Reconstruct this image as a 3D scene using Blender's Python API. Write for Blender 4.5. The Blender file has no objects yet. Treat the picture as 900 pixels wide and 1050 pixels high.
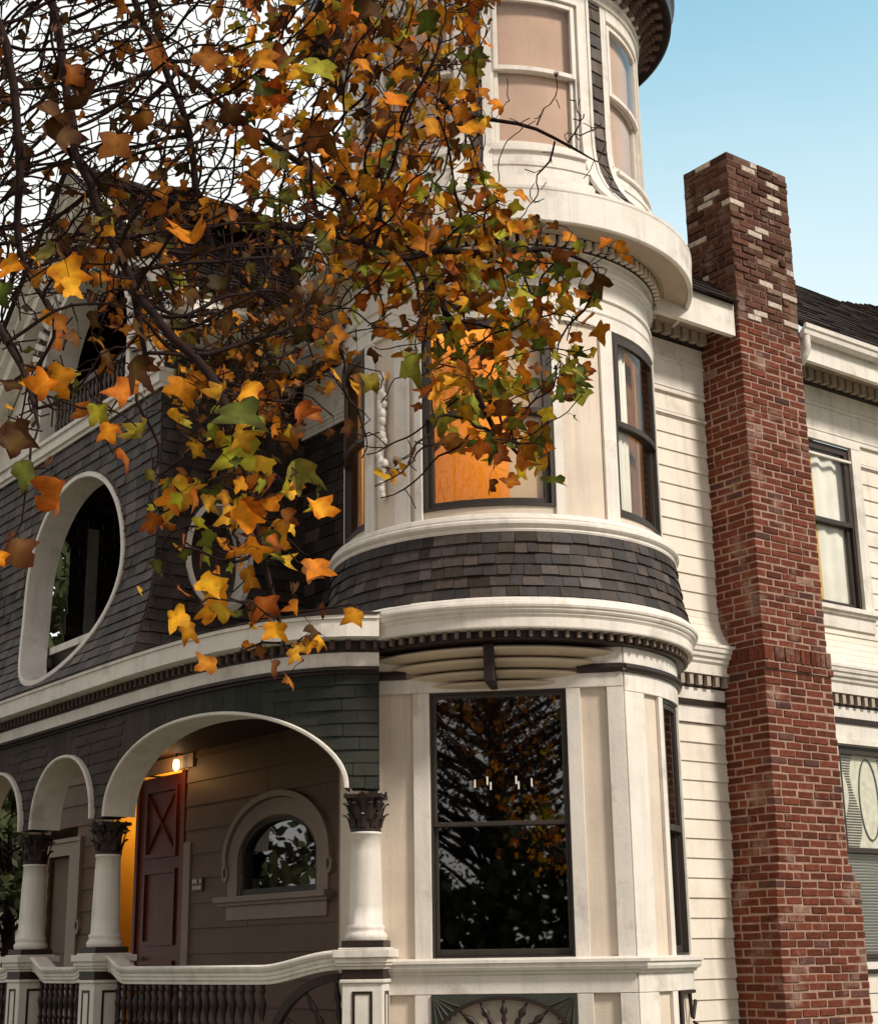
import bpy, math, random
import numpy as np
from math import sin, cos, pi, radians, sqrt, atan2, hypot

random.seed(11)
np.random.seed(11)
sc = bpy.context.scene
COL = sc.collection

# ------------------------------------------------------------------ camera
F_PX, PITCH, ROLL = 1560.0, radians(16.3), radians(0.86)
cam_d = bpy.data.cameras.new('camera')
cam = bpy.data.objects.new('camera', cam_d)
COL.objects.link(cam)
cam.location = (0, 0, 1.6)
cam_d.sensor_fit = 'HORIZONTAL'
cam_d.sensor_width = 36
cam_d.lens = 36 * F_PX / 900
cam_d.clip_start = .05
cam_d.clip_end = 1500
from mathutils import Matrix, Vector
cam.rotation_euler = (Matrix.Rotation(pi / 2 + PITCH, 3, 'X') @ Matrix.Rotation(-ROLL, 3, 'Z')).to_euler()
sc.camera = cam

# ------------------------------------------------------------------ sky
SUN_EL, SUN_AZ = radians(41), radians(124)      # azimuth measured clockwise from +Y: behind the camera, to the right
world = bpy.data.worlds.new('World')
sc.world = world
world.use_nodes = True
wn, wl = world.node_tree.nodes, world.node_tree.links
wn.clear()
out = wn.new('ShaderNodeOutputWorld')
bgn = wn.new('ShaderNodeBackground')
bgn.inputs['Strength'].default_value = 0.1
sky = wn.new('ShaderNodeTexSky')
sky.sky_type = 'NISHITA'
sky.sun_disc = False
sky.sun_elevation = SUN_EL
sky.sun_rotation = SUN_AZ
sky.air_density = 1.0
sky.dust_density = 1.2
tint = wn.new('ShaderNodeMix'); tint.data_type = 'RGBA'; tint.blend_type = 'MULTIPLY'
tint.inputs['Factor'].default_value = 1
tint.inputs[7].default_value = (1.65, 2.6, 2.05, 1)
wl.new(sky.outputs[0], tint.inputs[6])
tc = wn.new('ShaderNodeTexCoord')
sep = wn.new('ShaderNodeSeparateXYZ')
wl.new(tc.outputs['Generated'], sep.inputs[0])
def wmath(op, a, b=None, clamp=False):
    n = wn.new('ShaderNodeMath'); n.operation = op; n.use_clamp = clamp
    for i, v in enumerate((a, b)):
        if v is None: continue
        if isinstance(v, (int, float)): n.inputs[i].default_value = v
        else: wl.new(v, n.inputs[i])
    return n.outputs[0]
noi = wn.new('ShaderNodeTexNoise'); noi.inputs['Scale'].default_value = 3.0; noi.inputs['Detail'].default_value = 5
mp = wn.new('ShaderNodeMapping'); mp.inputs['Scale'].default_value = (1, 1, 2.4)
wl.new(tc.outputs['Generated'], mp.inputs[0]); wl.new(mp.outputs[0], noi.inputs['Vector'])
# bright thin cloud to the left, an unseen grey-white veil overhead and behind, dimmed to lower the ambient light, open blue only towards the right, paling to the horizon
def wramp(v, a, b, c=0, d=1):
    n = wn.new('ShaderNodeMapRange'); n.interpolation_type = 'SMOOTHSTEP'
    for i, q in enumerate((a, b, c, d)): n.inputs[i + 1].default_value = q
    wl.new(v, n.inputs[0]); return n.outputs[0]
def wmix(f, a, b):
    n = wn.new('ShaderNodeMix'); n.data_type = 'RGBA'
    for i, v in ((0, f), (6, a), (7, b)):
        if isinstance(v, tuple): n.inputs[i].default_value = v
        else: wl.new(v, n.inputs[i])
    return n.outputs[2]
wob = wmath('MULTIPLY', wmath('SUBTRACT', noi.outputs[0], .5), .16)
left = wramp(wmath('ADD', sep.outputs[0], wob), .10, -.05)
veil = wmath('MAXIMUM', wramp(sep.outputs[1], .55, .25), wramp(sep.outputs[2], .62, .82))
low = wramp(wmath('ADD', sep.outputs[2], wmath('MULTIPLY', wob, .5)), .60, .34, .11, .80)
c1 = wmix(low, tint.outputs[2], (7.4, 7.9, 7.8, 1))
c2 = wmix(left, c1, (7.7, 7.9, 7.6, 1))
c3 = wmix(veil, c2, (5.2, 4.95, 4.75, 1))
class _C: outputs = {2: c3}
cloud = _C
wl.new(cloud.outputs[2], bgn.inputs['Color'])
wl.new(bgn.outputs[0], out.inputs[0])

sun_d = bpy.data.lights.new('sun', 'SUN')
sun_d.energy = 2.9
sun_d.angle = radians(10)
sun_d.color = (1.0, .92, .81)
sun = bpy.data.objects.new('sun', sun_d)
COL.objects.link(sun)
sdir = Vector((sin(SUN_AZ) * cos(SUN_EL), cos(SUN_AZ) * cos(SUN_EL), sin(SUN_EL)))
sun.rotation_euler = sdir.to_track_quat('Z', 'Y').to_euler()
sun.location = sdir * 60

sc.view_settings.view_transform = 'Standard'
sc.view_settings.look = 'None'
sc.view_settings.gamma = 1
sc.view_settings.exposure = 0.42
sc.render.engine = 'CYCLES'
cy = sc.cycles
cy.use_denoising = True
cy.max_bounces = 7; cy.diffuse_bounces = 3; cy.glossy_bounces = 3; cy.transmission_bounces = 3; cy.transparent_max_bounces = 12
cy.caustics_reflective = False; cy.caustics_refractive = False

# ------------------------------------------------------------------ materials
def mat(name, color, rough=.6, var=.15, scale=3.0, bump=.0, bscale=60, attr=False, streak=0.0, spec=.3, metallic=0, dirt=None, dirt_amt=0, dirt_scale=2.0):
    m = bpy.data.materials.new(name); m.use_nodes = True
    n, l = m.node_tree.nodes, m.node_tree.links
    b = n['Principled BSDF']
    b.inputs['Roughness'].default_value = rough
    b.inputs['Specular IOR Level'].default_value = spec
    b.inputs['Metallic'].default_value = metallic
    t = n.new('ShaderNodeTexCoord')
    def mixc(f, a, bb, typ='MIX'):
        x = n.new('ShaderNodeMix'); x.data_type = 'RGBA'; x.blend_type = typ
        for i, v in ((0, f), (6, a), (7, bb)):
            if hasattr(v, 'links'): l.new(v, x.inputs[i])
            elif isinstance(v, (int, float)): x.inputs[i].default_value = v
            else: x.inputs[i].default_value = (*v, 1)
        return x.outputs[2]
    def ramp(v, a, bb, c=0, d=1):
        x = n.new('ShaderNodeMapRange'); l.new(v, x.inputs[0])
        for i, q in enumerate((a, bb, c, d)): x.inputs[i + 1].default_value = q
        return x.outputs[0]
    def noise(s, det=4, st=None):
        x = n.new('ShaderNodeTexNoise'); x.inputs['Scale'].default_value = s; x.inputs['Detail'].default_value = det
        x.inputs['Roughness'].default_value = .62
        if st:
            mm = n.new('ShaderNodeMapping'); mm.inputs['Scale'].default_value = st
            l.new(t.outputs['Object'], mm.inputs[0]); l.new(mm.outputs[0], x.inputs['Vector'])
        else: l.new(t.outputs['Object'], x.inputs['Vector'])
        return x.outputs[0]
    if attr:
        a = n.new('ShaderNodeAttribute'); a.attribute_name = 'Col'
        c = a.outputs['Color']
    else:
        c = color
    v = ramp(noise(scale), .3, .7, 1 - var, 1 + var * .6)
    cc = n.new('ShaderNodeCombineColor')
    for i in range(3): l.new(v, cc.inputs[i])
    c = mixc(1.0, c, cc.outputs[0], 'MULTIPLY')
    if streak:
        s = ramp(noise(1.0, 4, (14, 14, .9)), .5, .72, 0, streak)
        c = mixc(s, c, tuple(q * .62 for q in (color if not attr else (.5, .45, .4))))
    if dirt:
        s = ramp(noise(dirt_scale, 6), .55, .7, 0, dirt_amt)
        c = mixc(s, c, dirt)
    l.new(c, b.inputs['Base Color'])
    if bump:
        bp = n.new('ShaderNodeBump'); bp.inputs['Strength'].default_value = bump; bp.inputs['Distance'].default_value = .01
        l.new(noise(bscale, 5), bp.inputs['Height']); l.new(bp.outputs[0], b.inputs['Normal'])
    return m

def glass_mat(name, tint=(.9, .92, .9), base=.08, wav=.12):
    m = bpy.data.materials.new(name); m.use_nodes = True
    n, l = m.node_tree.nodes, m.node_tree.links
    n.remove(n['Principled BSDF'])
    o = n['Material Output']
    tr = n.new('ShaderNodeBsdfTransparent'); tr.inputs[0].default_value = (*tint, 1)
    gl = n.new('ShaderNodeBsdfGlossy'); gl.inputs['Roughness'].default_value = .015
    # Schlick reflectance of a two-sided pane (the Fresnel node would treat light leaving the room as totally reflected)
    ge = n.new('ShaderNodeNewGeometry'); dt_ = n.new('ShaderNodeVectorMath'); dt_.operation = 'DOT_PRODUCT'
    l.new(ge.outputs['Normal'], dt_.inputs[0]); l.new(ge.outputs['Incoming'], dt_.inputs[1])
    def mth(op, a, b=None):
        x_ = n.new('ShaderNodeMath'); x_.operation = op; x_.use_clamp = op == 'MULTIPLY_ADD'
        for i, v in enumerate((a, b)):
            if v is None: continue
            if isinstance(v, (int, float)): x_.inputs[i].default_value = v
            else: l.new(v, x_.inputs[i])
        return x_
    ad = mth('MULTIPLY_ADD', mth('POWER', mth('SUBTRACT', 1.0, mth('ABSOLUTE', dt_.outputs['Value']).outputs[0]).outputs[0], 5.0).outputs[0], .92)
    ad.inputs[2].default_value = .06 + base
    mx = n.new('ShaderNodeMixShader')
    l.new(ad.outputs[0], mx.inputs[0]); l.new(tr.outputs[0], mx.inputs[1]); l.new(gl.outputs[0], mx.inputs[2])
    t = n.new('ShaderNodeTexCoord'); x = n.new('ShaderNodeTexNoise'); x.inputs['Scale'].default_value = 2.2
    l.new(t.outputs['Object'], x.inputs['Vector'])
    bp = n.new('ShaderNodeBump'); bp.inputs['Strength'].default_value = wav; bp.inputs['Distance'].default_value = .05
    l.new(x.outputs[0], bp.inputs['Height']); l.new(bp.outputs[0], gl.inputs['Normal'])
    l.new(mx.outputs[0], o.inputs[0])
    return m

def emit_mat(name, color, strength):
    m = bpy.data.materials.new(name); m.use_nodes = True
    b = m.node_tree.nodes['Principled BSDF']
    b.inputs['Base Color'].default_value = (*color, 1)
    b.inputs['Emission Color'].default_value = (*color, 1)
    b.inputs['Emission Strength'].default_value = strength
    return m

def leaf_mat(name, transl=.35):
    m = mat(name, (1, 1, 1), rough=.6, var=.28, scale=26, attr=True, spec=.10, dirt=(.06, .022, .008), dirt_amt=.55, dirt_scale=22)
    n, l = m.node_tree.nodes, m.node_tree.links
    b = n['Principled BSDF']; o = n['Material Output']
    tl = n.new('ShaderNodeBsdfTranslucent')
    l.new(b.inputs['Base Color'].links[0].from_socket, tl.inputs[0])
    mx = n.new('ShaderNodeMixShader'); mx.inputs[0].default_value = transl
    l.new(b.outputs[0], mx.inputs[1]); l.new(tl.outputs[0], mx.inputs[2]); l.new(mx.outputs[0], o.inputs[0])
    return m

M = dict(
    trim=mat('white_paint', (.76, .71, .645), .5, .12, 2.5, .25, 38, streak=.42, dirt=(.34, .28, .22), dirt_amt=.5, dirt_scale=3.2),
    panel=mat('cream_paint', (.68, .58, .475), .55, .12, 2.0, .25, 40, streak=.34),
    siding=mat('siding_paint', (.76, .695, .60), .55, .10, 1.6, .25, 34, streak=.42, dirt=(.42, .34, .26), dirt_amt=.5, dirt_scale=1.7),
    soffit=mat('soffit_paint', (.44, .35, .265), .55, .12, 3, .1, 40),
    tan=mat('tan_paint', (.64, .53, .41), .5, .12, 3.0, .1, 40),
    porchshaded=mat('porch_shaded_paint', (.155, .098, .068), .55, .12, 2.0, .12, 40, streak=.2),  # tan darkened: the porch's shade is put into the colour
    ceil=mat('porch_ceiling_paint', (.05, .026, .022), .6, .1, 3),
    dark=mat('dark_trim_paint', (.028, .017, .014), .42, .2, 6, .1, 50),
    sash=mat('sash_paint', (.045, .036, .030), .4, .15, 6),
    slate=mat('slate', (.1, .09, .09), .62, .30, 9, .5, 30, attr=True, spec=.25),
    shingle=mat('painted_shingle', (.1, .1, .1), .7, .22, 8, .4, 34, attr=True, spec=.2),
    roof=mat('roof_shingle', (.1, .1, .1), .85, .25, 8, .5, 40, attr=True, spec=.15),
    brick=mat('brick', (.3, .1, .07), .85, .38, 22, .9, 55, attr=True, spec=.15, dirt=(.36, .27, .22), dirt_amt=.55, dirt_scale=3.2),
    mortar=mat('mortar', (.36, .235, .18), .95, .3, 9, .8, 60, spec=.1),
    door=mat('varnished_wood', (.12, .022, .007), .35, .3, 5, .2, 20, streak=.35),
    amber=mat('amber_plaster', (.62, .36, .07), .7, .12, 3),
    roomwall=mat('ochre_plaster', (.74, .44, .12), .8, .04, .8),
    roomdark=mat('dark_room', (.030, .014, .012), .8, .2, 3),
    curtain=mat('curtain', (.86, .81, .74), .9, .1, 4, .3, 18),
    pane_sheen=mat('painted_sky_reflection', (.82, .56, .36), .9, .14, 3, .2, 14, streak=.25),  # colour of the sky's reflection, painted on a sheet behind the pane
    shade=mat('pink_shade', (.70, .45, .345), .85, .14, 2.4, .12, 24, streak=.28),
    drape=mat('brown_drape', (.20, .08, .035), .8, .35, 10),
    blind=mat('blind_slat', (.78, .77, .74), .5, .05, 4),
    lace=mat('lace_panel', (.82, .77, .64), .8, .2, 14),
    wood=mat('deck_boards', (.16, .12, .10), .6, .2, 4),
    bark=mat('bark', (.021, .010, .008), .85, .4, 18, .7, 30, spec=.15),
    leaf=leaf_mat('autumn_leaf', .22),
    bgleaf=leaf_mat('green_leaf', .2),
    seed=mat('seed_husk', (.12, .05, .022), .7, .3, 30),
    grass=mat('grass', (.05, .07, .025), .9, .4, 1.5, .5, 30),
    path=mat('concrete', (.36, .32, .27), .85, .2, 2, .3, 40),
    ngable=mat('neighbour_paint', (.50, .48, .47), .6, .1, 1),
    glass=glass_mat('window_glass', base=.015, wav=.02),
    glassd=glass_mat('old_window_glass', tint=(.8, .8, .8), base=.20, wav=.008),
    glow=emit_mat('lamp_glass', (1.0, .78, .46), 2.5),
    candle=emit_mat('candle_bulb', (1.0, .88, .70), .8),
    metal=mat('dark_metal', (.05, .045, .04), .4, .1, 5, metallic=.6),
    vent=mat('vent_mesh', (.06, .05, .04), .8, .2, 8),
)

# ------------------------------------------------------------------ mesh helpers
TAX, TAY, PHI = 0.52, 12.2, radians(37.3)

class MB:
    def __init__(s): s.v, s.f, s.c, s.sm = [], [], [], []
    def face(s, pts, col=(1, 1, 1), smooth=False):
        i = len(s.v); s.v.extend(pts); s.f.append(tuple(range(i, i + len(pts)))); s.c.append(col); s.sm.append(smooth)
    def grid(s, rows, col=(1, 1, 1), smooth=True, closed=False):
        i0 = len(s.v); n = len(rows[0])
        for r in rows: s.v.extend(r)
        for j in range(len(rows) - 1):
            for k in range(n if closed else n - 1):
                k2 = (k + 1) % n
                s.f.append((i0 + j * n + k, i0 + j * n + k2, i0 + (j + 1) * n + k2, i0 + (j + 1) * n + k)); s.c.append(col); s.sm.append(smooth)
    def hexa(s, p, col=(1, 1, 1)):
        i = len(s.v); s.v.extend(p)
        for q in ((0, 3, 2, 1), (4, 5, 6, 7), (0, 1, 5, 4), (1, 2, 6, 5), (2, 3, 7, 6), (3, 0, 4, 7)):
            s.f.append(tuple(i + t for t in q)); s.c.append(col); s.sm.append(False)
    def fbox(s, fr, u0, u1, d0, d1, z0, z1, n=1, col=(1, 1, 1)):
        i = len(s.v)
        for k in range(n + 1):
            u = u0 + (u1 - u0) * k / n
            s.v.extend((fr(u, d0, z0), fr(u, d1, z0), fr(u, d1, z1), fr(u, d0, z1)))
        def add(*q): s.f.append(q); s.c.append(col); s.sm.append(False)
        for k in range(n):
            a, b = i + 4 * k, i + 4 * k + 4
            for j in range(4): add(a + j, a + (j + 1) % 4, b + (j + 1) % 4, b + j)
        add(i, i + 3, i + 2, i + 1); e = i + 4 * n; add(e, e + 1, e + 2, e + 3)
    def box(s, x0, x1, y0, y1, z0, z1, col=(1, 1, 1)): s.fbox(lambda u, d, z: (u, d, z), x0, x1, y0, y1, z0, z1, 1, col)
    def tube(s, pts, rad, n=6, col=(1, 1, 1), cap=True):
        pts = [Vector(p) for p in pts]
        rows = []; prev = None
        for i, p in enumerate(pts):
            t = (pts[min(i + 1, len(pts) - 1)] - pts[max(i - 1, 0)])
            if t.length < 1e-7: t = Vector((0, 0, 1))
            t.normalize()
            if prev is None:
                a = Vector((0, 0, 1)) if abs(t.z) < .9 else Vector((1, 0, 0)); x = t.cross(a).normalized()
            else:
                x = prev - t * prev.dot(t)
                x = x.normalized() if x.length > 1e-6 else t.orthogonal().normalized()
            prev = x; y = t.cross(x); r = rad[i] if hasattr(rad, '__len__') else rad
            rows.append([tuple(p + x * (r * cos(2 * pi * k / n)) + y * (r * sin(2 * pi * k / n))) for k in range(n)])
        s.grid(rows, col, True, True)
        if cap: s.face(rows[0][::-1], col); s.face(rows[-1], col)
    def lathe(s, prof, th0, th1, n, cx=0, cy=0, col=(1, 1, 1), smooth=False, closed=False):
        rows = []
        m = n if closed else n + 1
        for (r, z) in prof:
            rows.append([(cx + r * cos(radians(th0 + (th1 - th0) * k / n)), cy + r * sin(radians(th0 + (th1 - th0) * k / n)), z) for k in range(m)])
        s.grid(rows, col, smooth, closed)
    def ring2d(s, fr, cu, cz, ru0, rz0, ru1, rz1, a0, a1, d0, d1, n=40, col=(1, 1, 1)):
        i = len(s.v)
        for k in range(n + 1):
            a = radians(a0 + (a1 - a0) * k / n); c_, s_ = cos(a), sin(a)
            for (ru, rz, d) in ((ru0, rz0, d0), (ru1, rz1, d0), (ru1, rz1, d1), (ru0, rz0, d1)):
                s.v.append(fr(cu + ru * c_, d, cz + rz * s_))
        for k in range(n):
            a, b = i + 4 * k, i + 4 * k + 4
            for j in range(4):
                s.f.append((a + j, a + (j + 1) % 4, b + (j + 1) % 4, b + j)); s.c.append(col); s.sm.append(False)
        e = i + 4 * n
        s.f += [(i, i + 3, i + 2, i + 1), (e, e + 1, e + 2, e + 3)]; s.c += [col, col]; s.sm += [False, False]
    def build(s, name, m, parent=None, loc=None, bevel=0, extra=None):
        me = bpy.data.meshes.new(name)
        mi = [0] * len(s.f)
        if extra:
            e, em = extra; o_ = len(s.v)
            s.v = list(s.v) + list(e.v); s.f = list(s.f) + [tuple(i + o_ for i in f) for f in e.f]; s.c = list(s.c) + list(e.c); s.sm = list(s.sm) + list(e.sm); mi += [1] * len(e.f)
        me.from_pydata([tuple(v) for v in s.v], [], s.f)
        at = me.color_attributes.new('Col', 'FLOAT_COLOR', 'CORNER')
        cols = np.ones((len(me.loops), 4), np.float32); k = 0
        for f, c in zip(s.f, s.c):
            cols[k:k + len(f), :3] = c; k += len(f)          # one colour, or one per corner
        at.data.foreach_set('color', cols.ravel())
        me.polygons.foreach_set('use_smooth', np.array(s.sm, bool))
        me.materials.append(m)
        if extra: me.materials.append(extra[1]); me.polygons.foreach_set('material_index', np.array(mi, np.int32))
        me.update()
        o = bpy.data.objects.new(name, me); COL.objects.link(o)
        if parent: o.parent = parent
        if loc: o.location = loc
        if bevel:
            b = o.modifiers.new('bevel', 'BEVEL'); b.width = bevel; b.segments = 2; b.limit_method = 'ANGLE'; b.angle_limit = radians(50)
        return o

def tag(o, label=None, cat=None, group=None, kind=None):
    if label: o['label'] = label
    if cat: o['category'] = cat
    if group: o['group'] = group
    if kind: o['kind'] = kind
    return o
def empty(name, loc, rz=0, **k):
    o = bpy.data.objects.new(name, None); COL.objects.link(o); o.location = loc; o.rotation_euler = (0, 0, rz); o.empty_display_size = .2
    return tag(o, **k)
def dup(o, parent, loc=None, rz=None):
    c = o.copy(); COL.objects.link(c); c.parent = parent
    if loc: c.location = loc
    if rz is not None: c.rotation_euler = (0, 0, rz)
    for ch in list(o.children): dup(ch, c)
    return c

def WALLB(b0): return lambda u, d, z: (u, b0 - d, z)                 # faces the street on the right
def WALLA(a0): return lambda u, d, z: (a0 - d, u, z)                 # faces the street on the left
def SIDEB(b0): return lambda u, d, z: (u, b0 - d, z)
Q = sqrt(.5)
def FRONT(s_, d, z, m0=.95):
    m = m0 + d
    return (-m * Q + s_ * Q, -m * Q - s_ * Q, z)
def CYL(R): return lambda u, d, z: ((R + d) * cos(radians(u)), (R + d) * sin(radians(u)), z)
def deg(w, R=1.31): return math.degrees(w / R)

def lap(mb, fr, u0, u1, z0, z1, expo, holes=(), d=0.0, lapd=.016, n=1, jit=0):
    z = z0
    while z < z1 - .01:
        za, zb = z, min(z + expo, z1)
        segs = [(u0, u1)]
        for (h0, h1, hz0, hz1) in holes:
            if hz0 < zb - .02 and hz1 > za + .02:
                ns = []
                for a, b in segs:
                    if h1 <= a or h0 >= b: ns.append((a, b)); continue
                    if h0 > a: ns.append((a, h0))
                    if h1 < b: ns.append((h1, b))
                segs = ns
        ns = []
        for a, b in segs:                                    # boards of finite length with butt joints
            while b - a > 2.2:
                c = a + random.uniform(.7, 2.0); ns.append((a, c - .002)); a = c
            ns.append((a, b))
        for a, b in ns:
            p = [fr(a, d - .02, za), fr(b, d - .02, za), fr(b, d - .02, zb), fr(a, d - .02, zb)]
            o_ = random.uniform(-.0015, .0015)
            q = [fr(a, d + lapd + o_, za), fr(b, d + lapd + o_, za), fr(b, d + .002, zb), fr(a, d + .002, zb)]
            mb.hexa([p[0], p[1], p[2], p[3], q[0], q[1], q[2], q[3]])
        z = zb

def shingles(mb, fr, u0, u1, z0, z1, course, width, colf, dfun=lambda z: 0, hole=None, t=.010, jit=.25, sub=5, gap=.004, ustep=1.0):
    z = z0; row = 0
    while z < z1 - .004:
        zt = min(z + course, z1)
        u = u0 - width * random.random() * .9
        while u < u1:
            w = width * random.uniform(1 - jit, 1 + jit)
            a, b = max(u, u0), min(u + w, u1)
            u += w
            if b - a < .012 * ustep: continue
            a += gap * ustep; col = colf((a + b) / 2, z)
            tt = t * random.uniform(.6, 1.5); zj = random.uniform(-.004, .004)
            pieces = [(a, b)] if hole is None else [(a + (b - a) * i / sub, a + (b - a) * (i + 1) / sub) for i in range(sub)]
            for (pa, pb) in pieces:
                ints = [(z + zj, zt + .012)]
                if hole:
                    h = hole((pa + pb) / 2)
                    if h:
                        ni = []
                        for (ia, ib) in ints:
                            if h[1] <= ia or h[0] >= ib: ni.append((ia, ib)); continue
                            if h[0] > ia + .004: ni.append((ia, h[0]))
                            if h[1] < ib - .004: ni.append((h[1], ib))
                        ints = ni
                for (ia, ib) in ints:
                    f0, f1 = dfun(ia), dfun(ib)
                    k = (ib - ia) / course
                    mb.hexa([fr(pa, f0 - .012, ia), fr(pb, f0 - .012, ia), fr(pb, f1 - .012, ib), fr(pa, f1 - .012, ib),
                             fr(pa, f0 + tt + .004, ia), fr(pb, f0 + tt + .004, ia), fr(pb, f1 + .002 + tt * (1 - min(1, k)), ib), fr(pa, f1 + .002 + tt * (1 - min(1, k)), ib)], col)
        z = zt; row += 1

def slate_col(u, z):
    g = random.uniform(.040, .115); r = random.random()
    if r < .10: g *= 1.5
    if r > .85: g *= .6
    w = random.uniform(-.012, .014)
    g *= .54; return (max(.01, g * 1.22 + w * .4), g * .95, max(.01, g * .82 - w * .4))
def roof_col(u, z):
    g = random.uniform(.020, .050); return (g * 1.25, g * .92, g * .82)

# ================================================================== THE SETTING
g = MB()
g.face([(-300, -200, 0), (300, -200, 0), (300, 600, 0), (-300, 600, 0)])
tag(g.build('ground', M['grass']), kind='structure')
g = MB()
g.face([(-60, -8, .004), (60, -8, .004), (60, 9.2, .004), (-60, 9.2, .004)])
tag(g.build('bounce_pavement', M['path']), kind='structure')  # unseen paving, extended and lightened to bounce light up under the eaves

# ================================================================== THE HOUSE
house = empty('house', (TAX, TAY, 0), PHI, label='cream Victorian house with a round corner tower, brick chimney and arched porch', cat='house')

def part(mb, name, m, parent=None, bevel=0): return mb.build(name, M[m], parent or house, bevel=bevel)

# ------------------------------------------------------------------ windows
def window(fr, u0, u1, z0, z1, n, um, sash='sash', glass='glass', zm=None, fill=None, fw=.05, depth=.10, name='window', up=None, fdepth=.0, st=.042):
    """sash window: frame with two sashes, two panes; um = u units per metre"""
    zm = zm or (z0 + z1) / 2
    w = fw * um
    f = MB()
    for a, b in ((u0, u0 + w * .55), (u1 - w * .55, u1)): f.fbox(fr, a, b, -depth - .05, fdepth, z0, z1, 1)
    f.fbox(fr, u0 + w * .55, u1 - w * .55, -depth - .05, fdepth, z1 - fw * .55, z1, n)
    f.fbox(fr, u0 + w * .55, u1 - w * .55, -depth - .05, fdepth, z0, z0 + fw * .4, n)
    win = part(f, name, sash)
    i0, i1 = u0 + w * .55 + .001 * um, u1 - w * .55 - .001 * um
    def sash_(za, zb, d):
        s = MB(); r = st
        s.fbox(fr, i0, i0 + r * um, d - .035, d, za, zb, 1); s.fbox(fr, i1 - r * um, i1, d - .035, d, za, zb, 1)
        s.fbox(fr, i0 + r * um, i1 - r * um, d - .035, d - .001, za, za + max(r * 1.15, .048 if za < zm - .1 else 0), n); s.fbox(fr, i0 + r * um, i1 - r * um, d - .035, d - .001, zb - r, zb, n)
        return s.build('sash', M[sash], win, bevel=.004)
    sash_(zm - .02, z1 - fw * .56, -depth + .065); sash_(z0 + fw * .41, zm + .018, -depth + .025)
    for za, zb, d in ((zm, z1 - fw, -depth + .045), (z0 + fw * .6, zm, -depth + .006)):
        p = MB()
        p.grid([[fr(i0 + (i1 - i0) * k / (n * 2), d, za) for k in range(n * 2 + 1)], [fr(i0 + (i1 - i0) * k / (n * 2), d, zb) for k in range(n * 2 + 1)]], smooth=True)
        p.build('pane', M[glass], win)
    return win

def hang(fr, win, u0, u1, z0, z1, d, m, name, waves=0, amp=.02, n=24):
    c = MB(); rows = []
    for z in (z0, z1):
        rows.append([fr(u0 + (u1 - u0) * k / n, d + (amp * sin(waves * 2 * pi * k / n + (z > z0) * .6) if waves else 0), z) for k in range(n + 1)])
    rows2 = [[fr(u0 + (u1 - u0) * k / n, d - .008 + (amp * sin(waves * 2 * pi * k / n + (z > z0) * .6) if waves else 0), z) for k in range(n + 1)] for z in (z1, z0)]
    c.grid(rows + rows2, smooth=bool(waves))
    return c.build(name, M[m], win)

# ------------------------------------------------------------------ tower, ground floor (flat front, rounded sides)
C1 = CYL(1.345); C2 = CYL(1.31)
TH0, TH1 = -248, -20
w = MB()
# structural shell behind the trim
w.fbox(FRONT, -.95, -.50, -.14, -.012, .5, 3.788); w.fbox(FRONT, .53, .95, -.14, -.012, .5, 3.788)
w.fbox(FRONT, -.50, .53, -.14, -.012, .5, 1.56); w.fbox(FRONT, -.50, .53, -.14, -.012, 3.50, 3.788)
w.fbox(C1, -90, -70.5, -.14, -.012, .5, 3.788, 6); w.fbox(C1, -50, -20, -.14, -.012, .5, 3.788, 8)
w.fbox(C1, -70.5, -50, -.14, -.012, .5, 1.56, 6); w.fbox(C1, -70.5, -50, -.14, -.012, 3.47, 3.788, 6)
w.fbox(C1, 112, 180, -.14, -.012, .5, 3.788, 18)
part(w, 'bay_wall', 'panel'); tower = house
# stiles round the recessed cream panels, each its own board
def board(name, m, *boxes, bevel=.004):
    t_ = MB()
    for q in boxes: t_.fbox(*q)
    return t_.build(name, M[m], house, bevel=bevel)
for a, b in ((-.95, -.875), (-.615, -.49), (.53, .635), (.83, .952)): board('pilaster', 'trim', (FRONT, a, b, -.012, .022, 1.54, 3.494))
for a, b in ((-90, -81), (-72.5, -69.6), (-50.5, -45)): board('pilaster', 'trim', (C1, a, b, -.012, .018, 1.54, 3.459, 3))
board('frieze', 'trim', (FRONT, -.95, .952, -.012, .026, 3.495, 3.60), (FRONT, -.95, .952, -.012, .030, 3.665, 3.788), (C1, -90, -20, -.012, .022, 3.46, 3.60, 24), (C1, -90, -20, -.012, .026, 3.665, 3.788, 24), (C1, 112, 180, -.012, .022, 3.46, 3.788, 16))
board('base_frieze', 'trim', (FRONT, -.95, .952, -.012, .024, 1.34, 1.47), (C1, -90, -20, -.012, .020, 1.34, 1.47, 24))
for a, b in ((-.95, -.86), (-.62, -.50), (.53, .645), (.83, .952)): board('pilaster', 'trim', (FRONT, a, b, -.012, .021, .5, 1.338))
for a, b in ((-90, -81), (-73.5, -70)): board('pilaster', 'trim', (C1, a, b, -.012, .017, .5, 1.338, 3))
b_ = MB()
prof = [(.026, 3.60), (.05, 3.605), (.06, 3.63), (.05, 3.66), (.026, 3.665)]
def sweep_profile(mb, prof, parts):
    for (fr, u0, u1, n) in parts:
        mb.grid([[fr(u0 + (u1 - u0) * k / n, d, z) for k in range(n + 1)] for (d, z) in prof], smooth=False)
sweep_profile(b_, prof, [(FRONT, .62, .957, 1), (C1, -90.3, -20, 24)])
b_.build('dark_band', M['dark'], tower)
b_ = MB(); sweep_profile(b_, prof, [(FRONT, -.95, -.66, 1)]); b_.build('dark_band', M['dark'], tower)
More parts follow.
